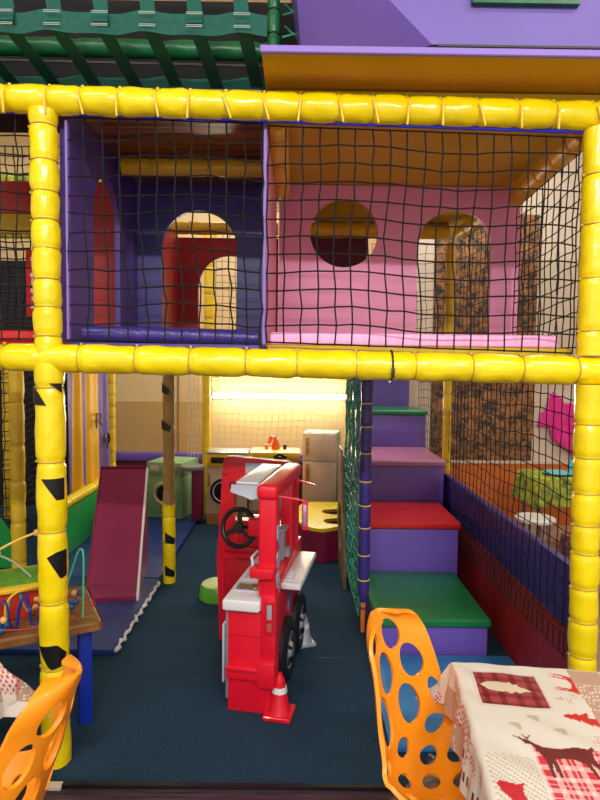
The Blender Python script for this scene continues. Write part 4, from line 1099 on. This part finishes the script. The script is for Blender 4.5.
b = B(); lathe(b, [(.035, 0), (.048, .13), (.044, .13), (.03, .01)], 24, Tm(2.55, 5.28, .738)); tag(obj('cup', b, TURQ), 'turquoise cup on the lime cloth', 'cup')
pk = thing('hanging_dress', 'bright pink dress hanging on the far right wall', 'clothing', (3.0, 6.25, .72))
def clothpanel(poly, m, nm, amp=.02):
    bm = B(); xs = [p[0] for p in poly]; zs = [p[1] for p in poly]
    n = 40; P = {}
    X0, X1, Z0, Z1 = min(xs), max(xs), min(zs), max(zs)
    gx = np.linspace(X0, X1, n+1); gz = np.linspace(Z0, Z1, n+1)
    GX, GZ = np.meshgrid(gx, gz, indexing='ij'); ins = inpoly(GX+1e-5, GZ+1e-5, poly)
    def vv(i, j):
        if (i, j) not in P: P[i, j] = bm.verts.new((GX[i, j], -.02+amp*math.sin(GX[i, j]*38+GZ[i, j]*6), GZ[i, j]))
        return P[i, j]
    for i in range(n):
        for j in range(n):
            if ins[i, j] or ins[i+1, j+1]: bm.faces.new((vv(i, j), vv(i+1, j), vv(i+1, j+1), vv(i, j+1)))
    o = obj(nm, bm, m, pk, ang=60); md = o.modifiers.new('t', 'SOLIDIFY'); md.thickness = .008
clothpanel([(-.40, .36), (-.24, .74), (-.14, .62), (.06, .62), (.42, .80), (.5, .0), (.1, .04), (-.10, .14), (-.22, .24), (-.27, .38)], MAGL, 'bodice')
clothpanel([(.0, .10), (.5, .12), (.5, -.4), (.14, -.38), (.04, -.1)], MAGP, 'skirt')

# ------------------------------------------------------------------ ceiling light fittings (behind and above the viewer) and lights
def area(name, loc, rot, sx, sy, e, col=(1, .985, .96)):
    l = bpy.data.lights.new(name, 'AREA'); l.shape = 'RECTANGLE'; l.size = sx; l.size_y = sy; l.energy = e; l.color = col
    o = bpy.data.objects.new(name, l); COL.objects.link(o); o.location = loc; o.rotation_euler = rot; return o
for k, (x, y, z) in enumerate(((-.6, -2.4, 4.15), (1.4, -2.4, 4.15), (-2.2, .2, 4.6), (2.4, .2, 4.6))):
    f = thing('ceiling_light', ('fluorescent ceiling batten behind the viewer, left', 'fluorescent ceiling batten behind the viewer, right', 'fluorescent ceiling batten above the left side', 'fluorescent ceiling batten above the right side')[k], 'light', (x, y, z))
    b = B(); box(b, -.62, .62, -.04, .04, .03, .08, .004); obj('batten', b, WHITEP, f)
    b = B(); tube(b, [(-.6, 0, 0), (.6, 0, 0)], .018, 10); obj('tube', b, CTUBE, f)
    b = B()
    for sx in (-.5, .5): tube(b, [(sx, 0, .08), (sx, 0, 5-z-.001)], .004, 6)
    obj('suspension_wire', b, METAL, f)
    area('area_light', (x, y, z-.03), (R(35) if y < -1 else 0, 0, 0), 1.2, .12, (115 if y < -1 else 45))
area('area_light', (-.2, 7.12, 1.33), (-PI/2, 0, 0), 1.5, .06, 26, (1, .93, .76)).rotation_euler = (PI/2*-1+.0, 0, 0)
area('area_light', (1.9, 5.0, 4.4), (0, 0, 0), 1.2, .3, 45)  # added fill light over the right rear, no fitting belongs to it
area('area_light', (-2.6, 5.5, 4.4), (0, 0, 0), 1.2, .3, 40)  # fill light added over the left rear, without a fitting
area('area_light', (-.4, 5.6, 4.4), (0, 0, 0), 1.2, .3, 40)  # fill light added over the middle rear, also without a fitting
w_ = bpy.data.worlds.new('world'); C.world = w_; w_.use_nodes = True
w_.node_tree.nodes['Background'].inputs[0].default_value = (1, .99, .985, 1); w_.node_tree.nodes['Background'].inputs[1].default_value = 1.0

GR = {'padded_post': 'padded posts of the climbing frame', 'padded_beam': 'padded beams of the climbing frame', 'rope_net': 'rope nets of the climbing frame', 'stair_block': 'soft stair blocks', 'toy_traffic_cone': 'toy cones by the truck', 'orange_chair': 'orange plastic chairs', 'tablecloth': 'tablecloths', 'floor_mat': 'play mats', 'ceiling_light': 'ceiling battens', 'edge_strip': 'lilac edge strips', 'red_wall_panel': 'red wall panels', 'soft_kerb': 'padded kerbs', 'toy_washing_machine': 'toy washing machines'}
for o in bpy.data.objects:
    k = o.name.split('.')[0]
    if o.parent is None and k in GR: o['group'] = GR[k]
C.view_settings.view_transform = 'Standard'; C.view_settings.look = 'None'
C.view_settings.exposure = 0.0; C.view_settings.gamma = 1
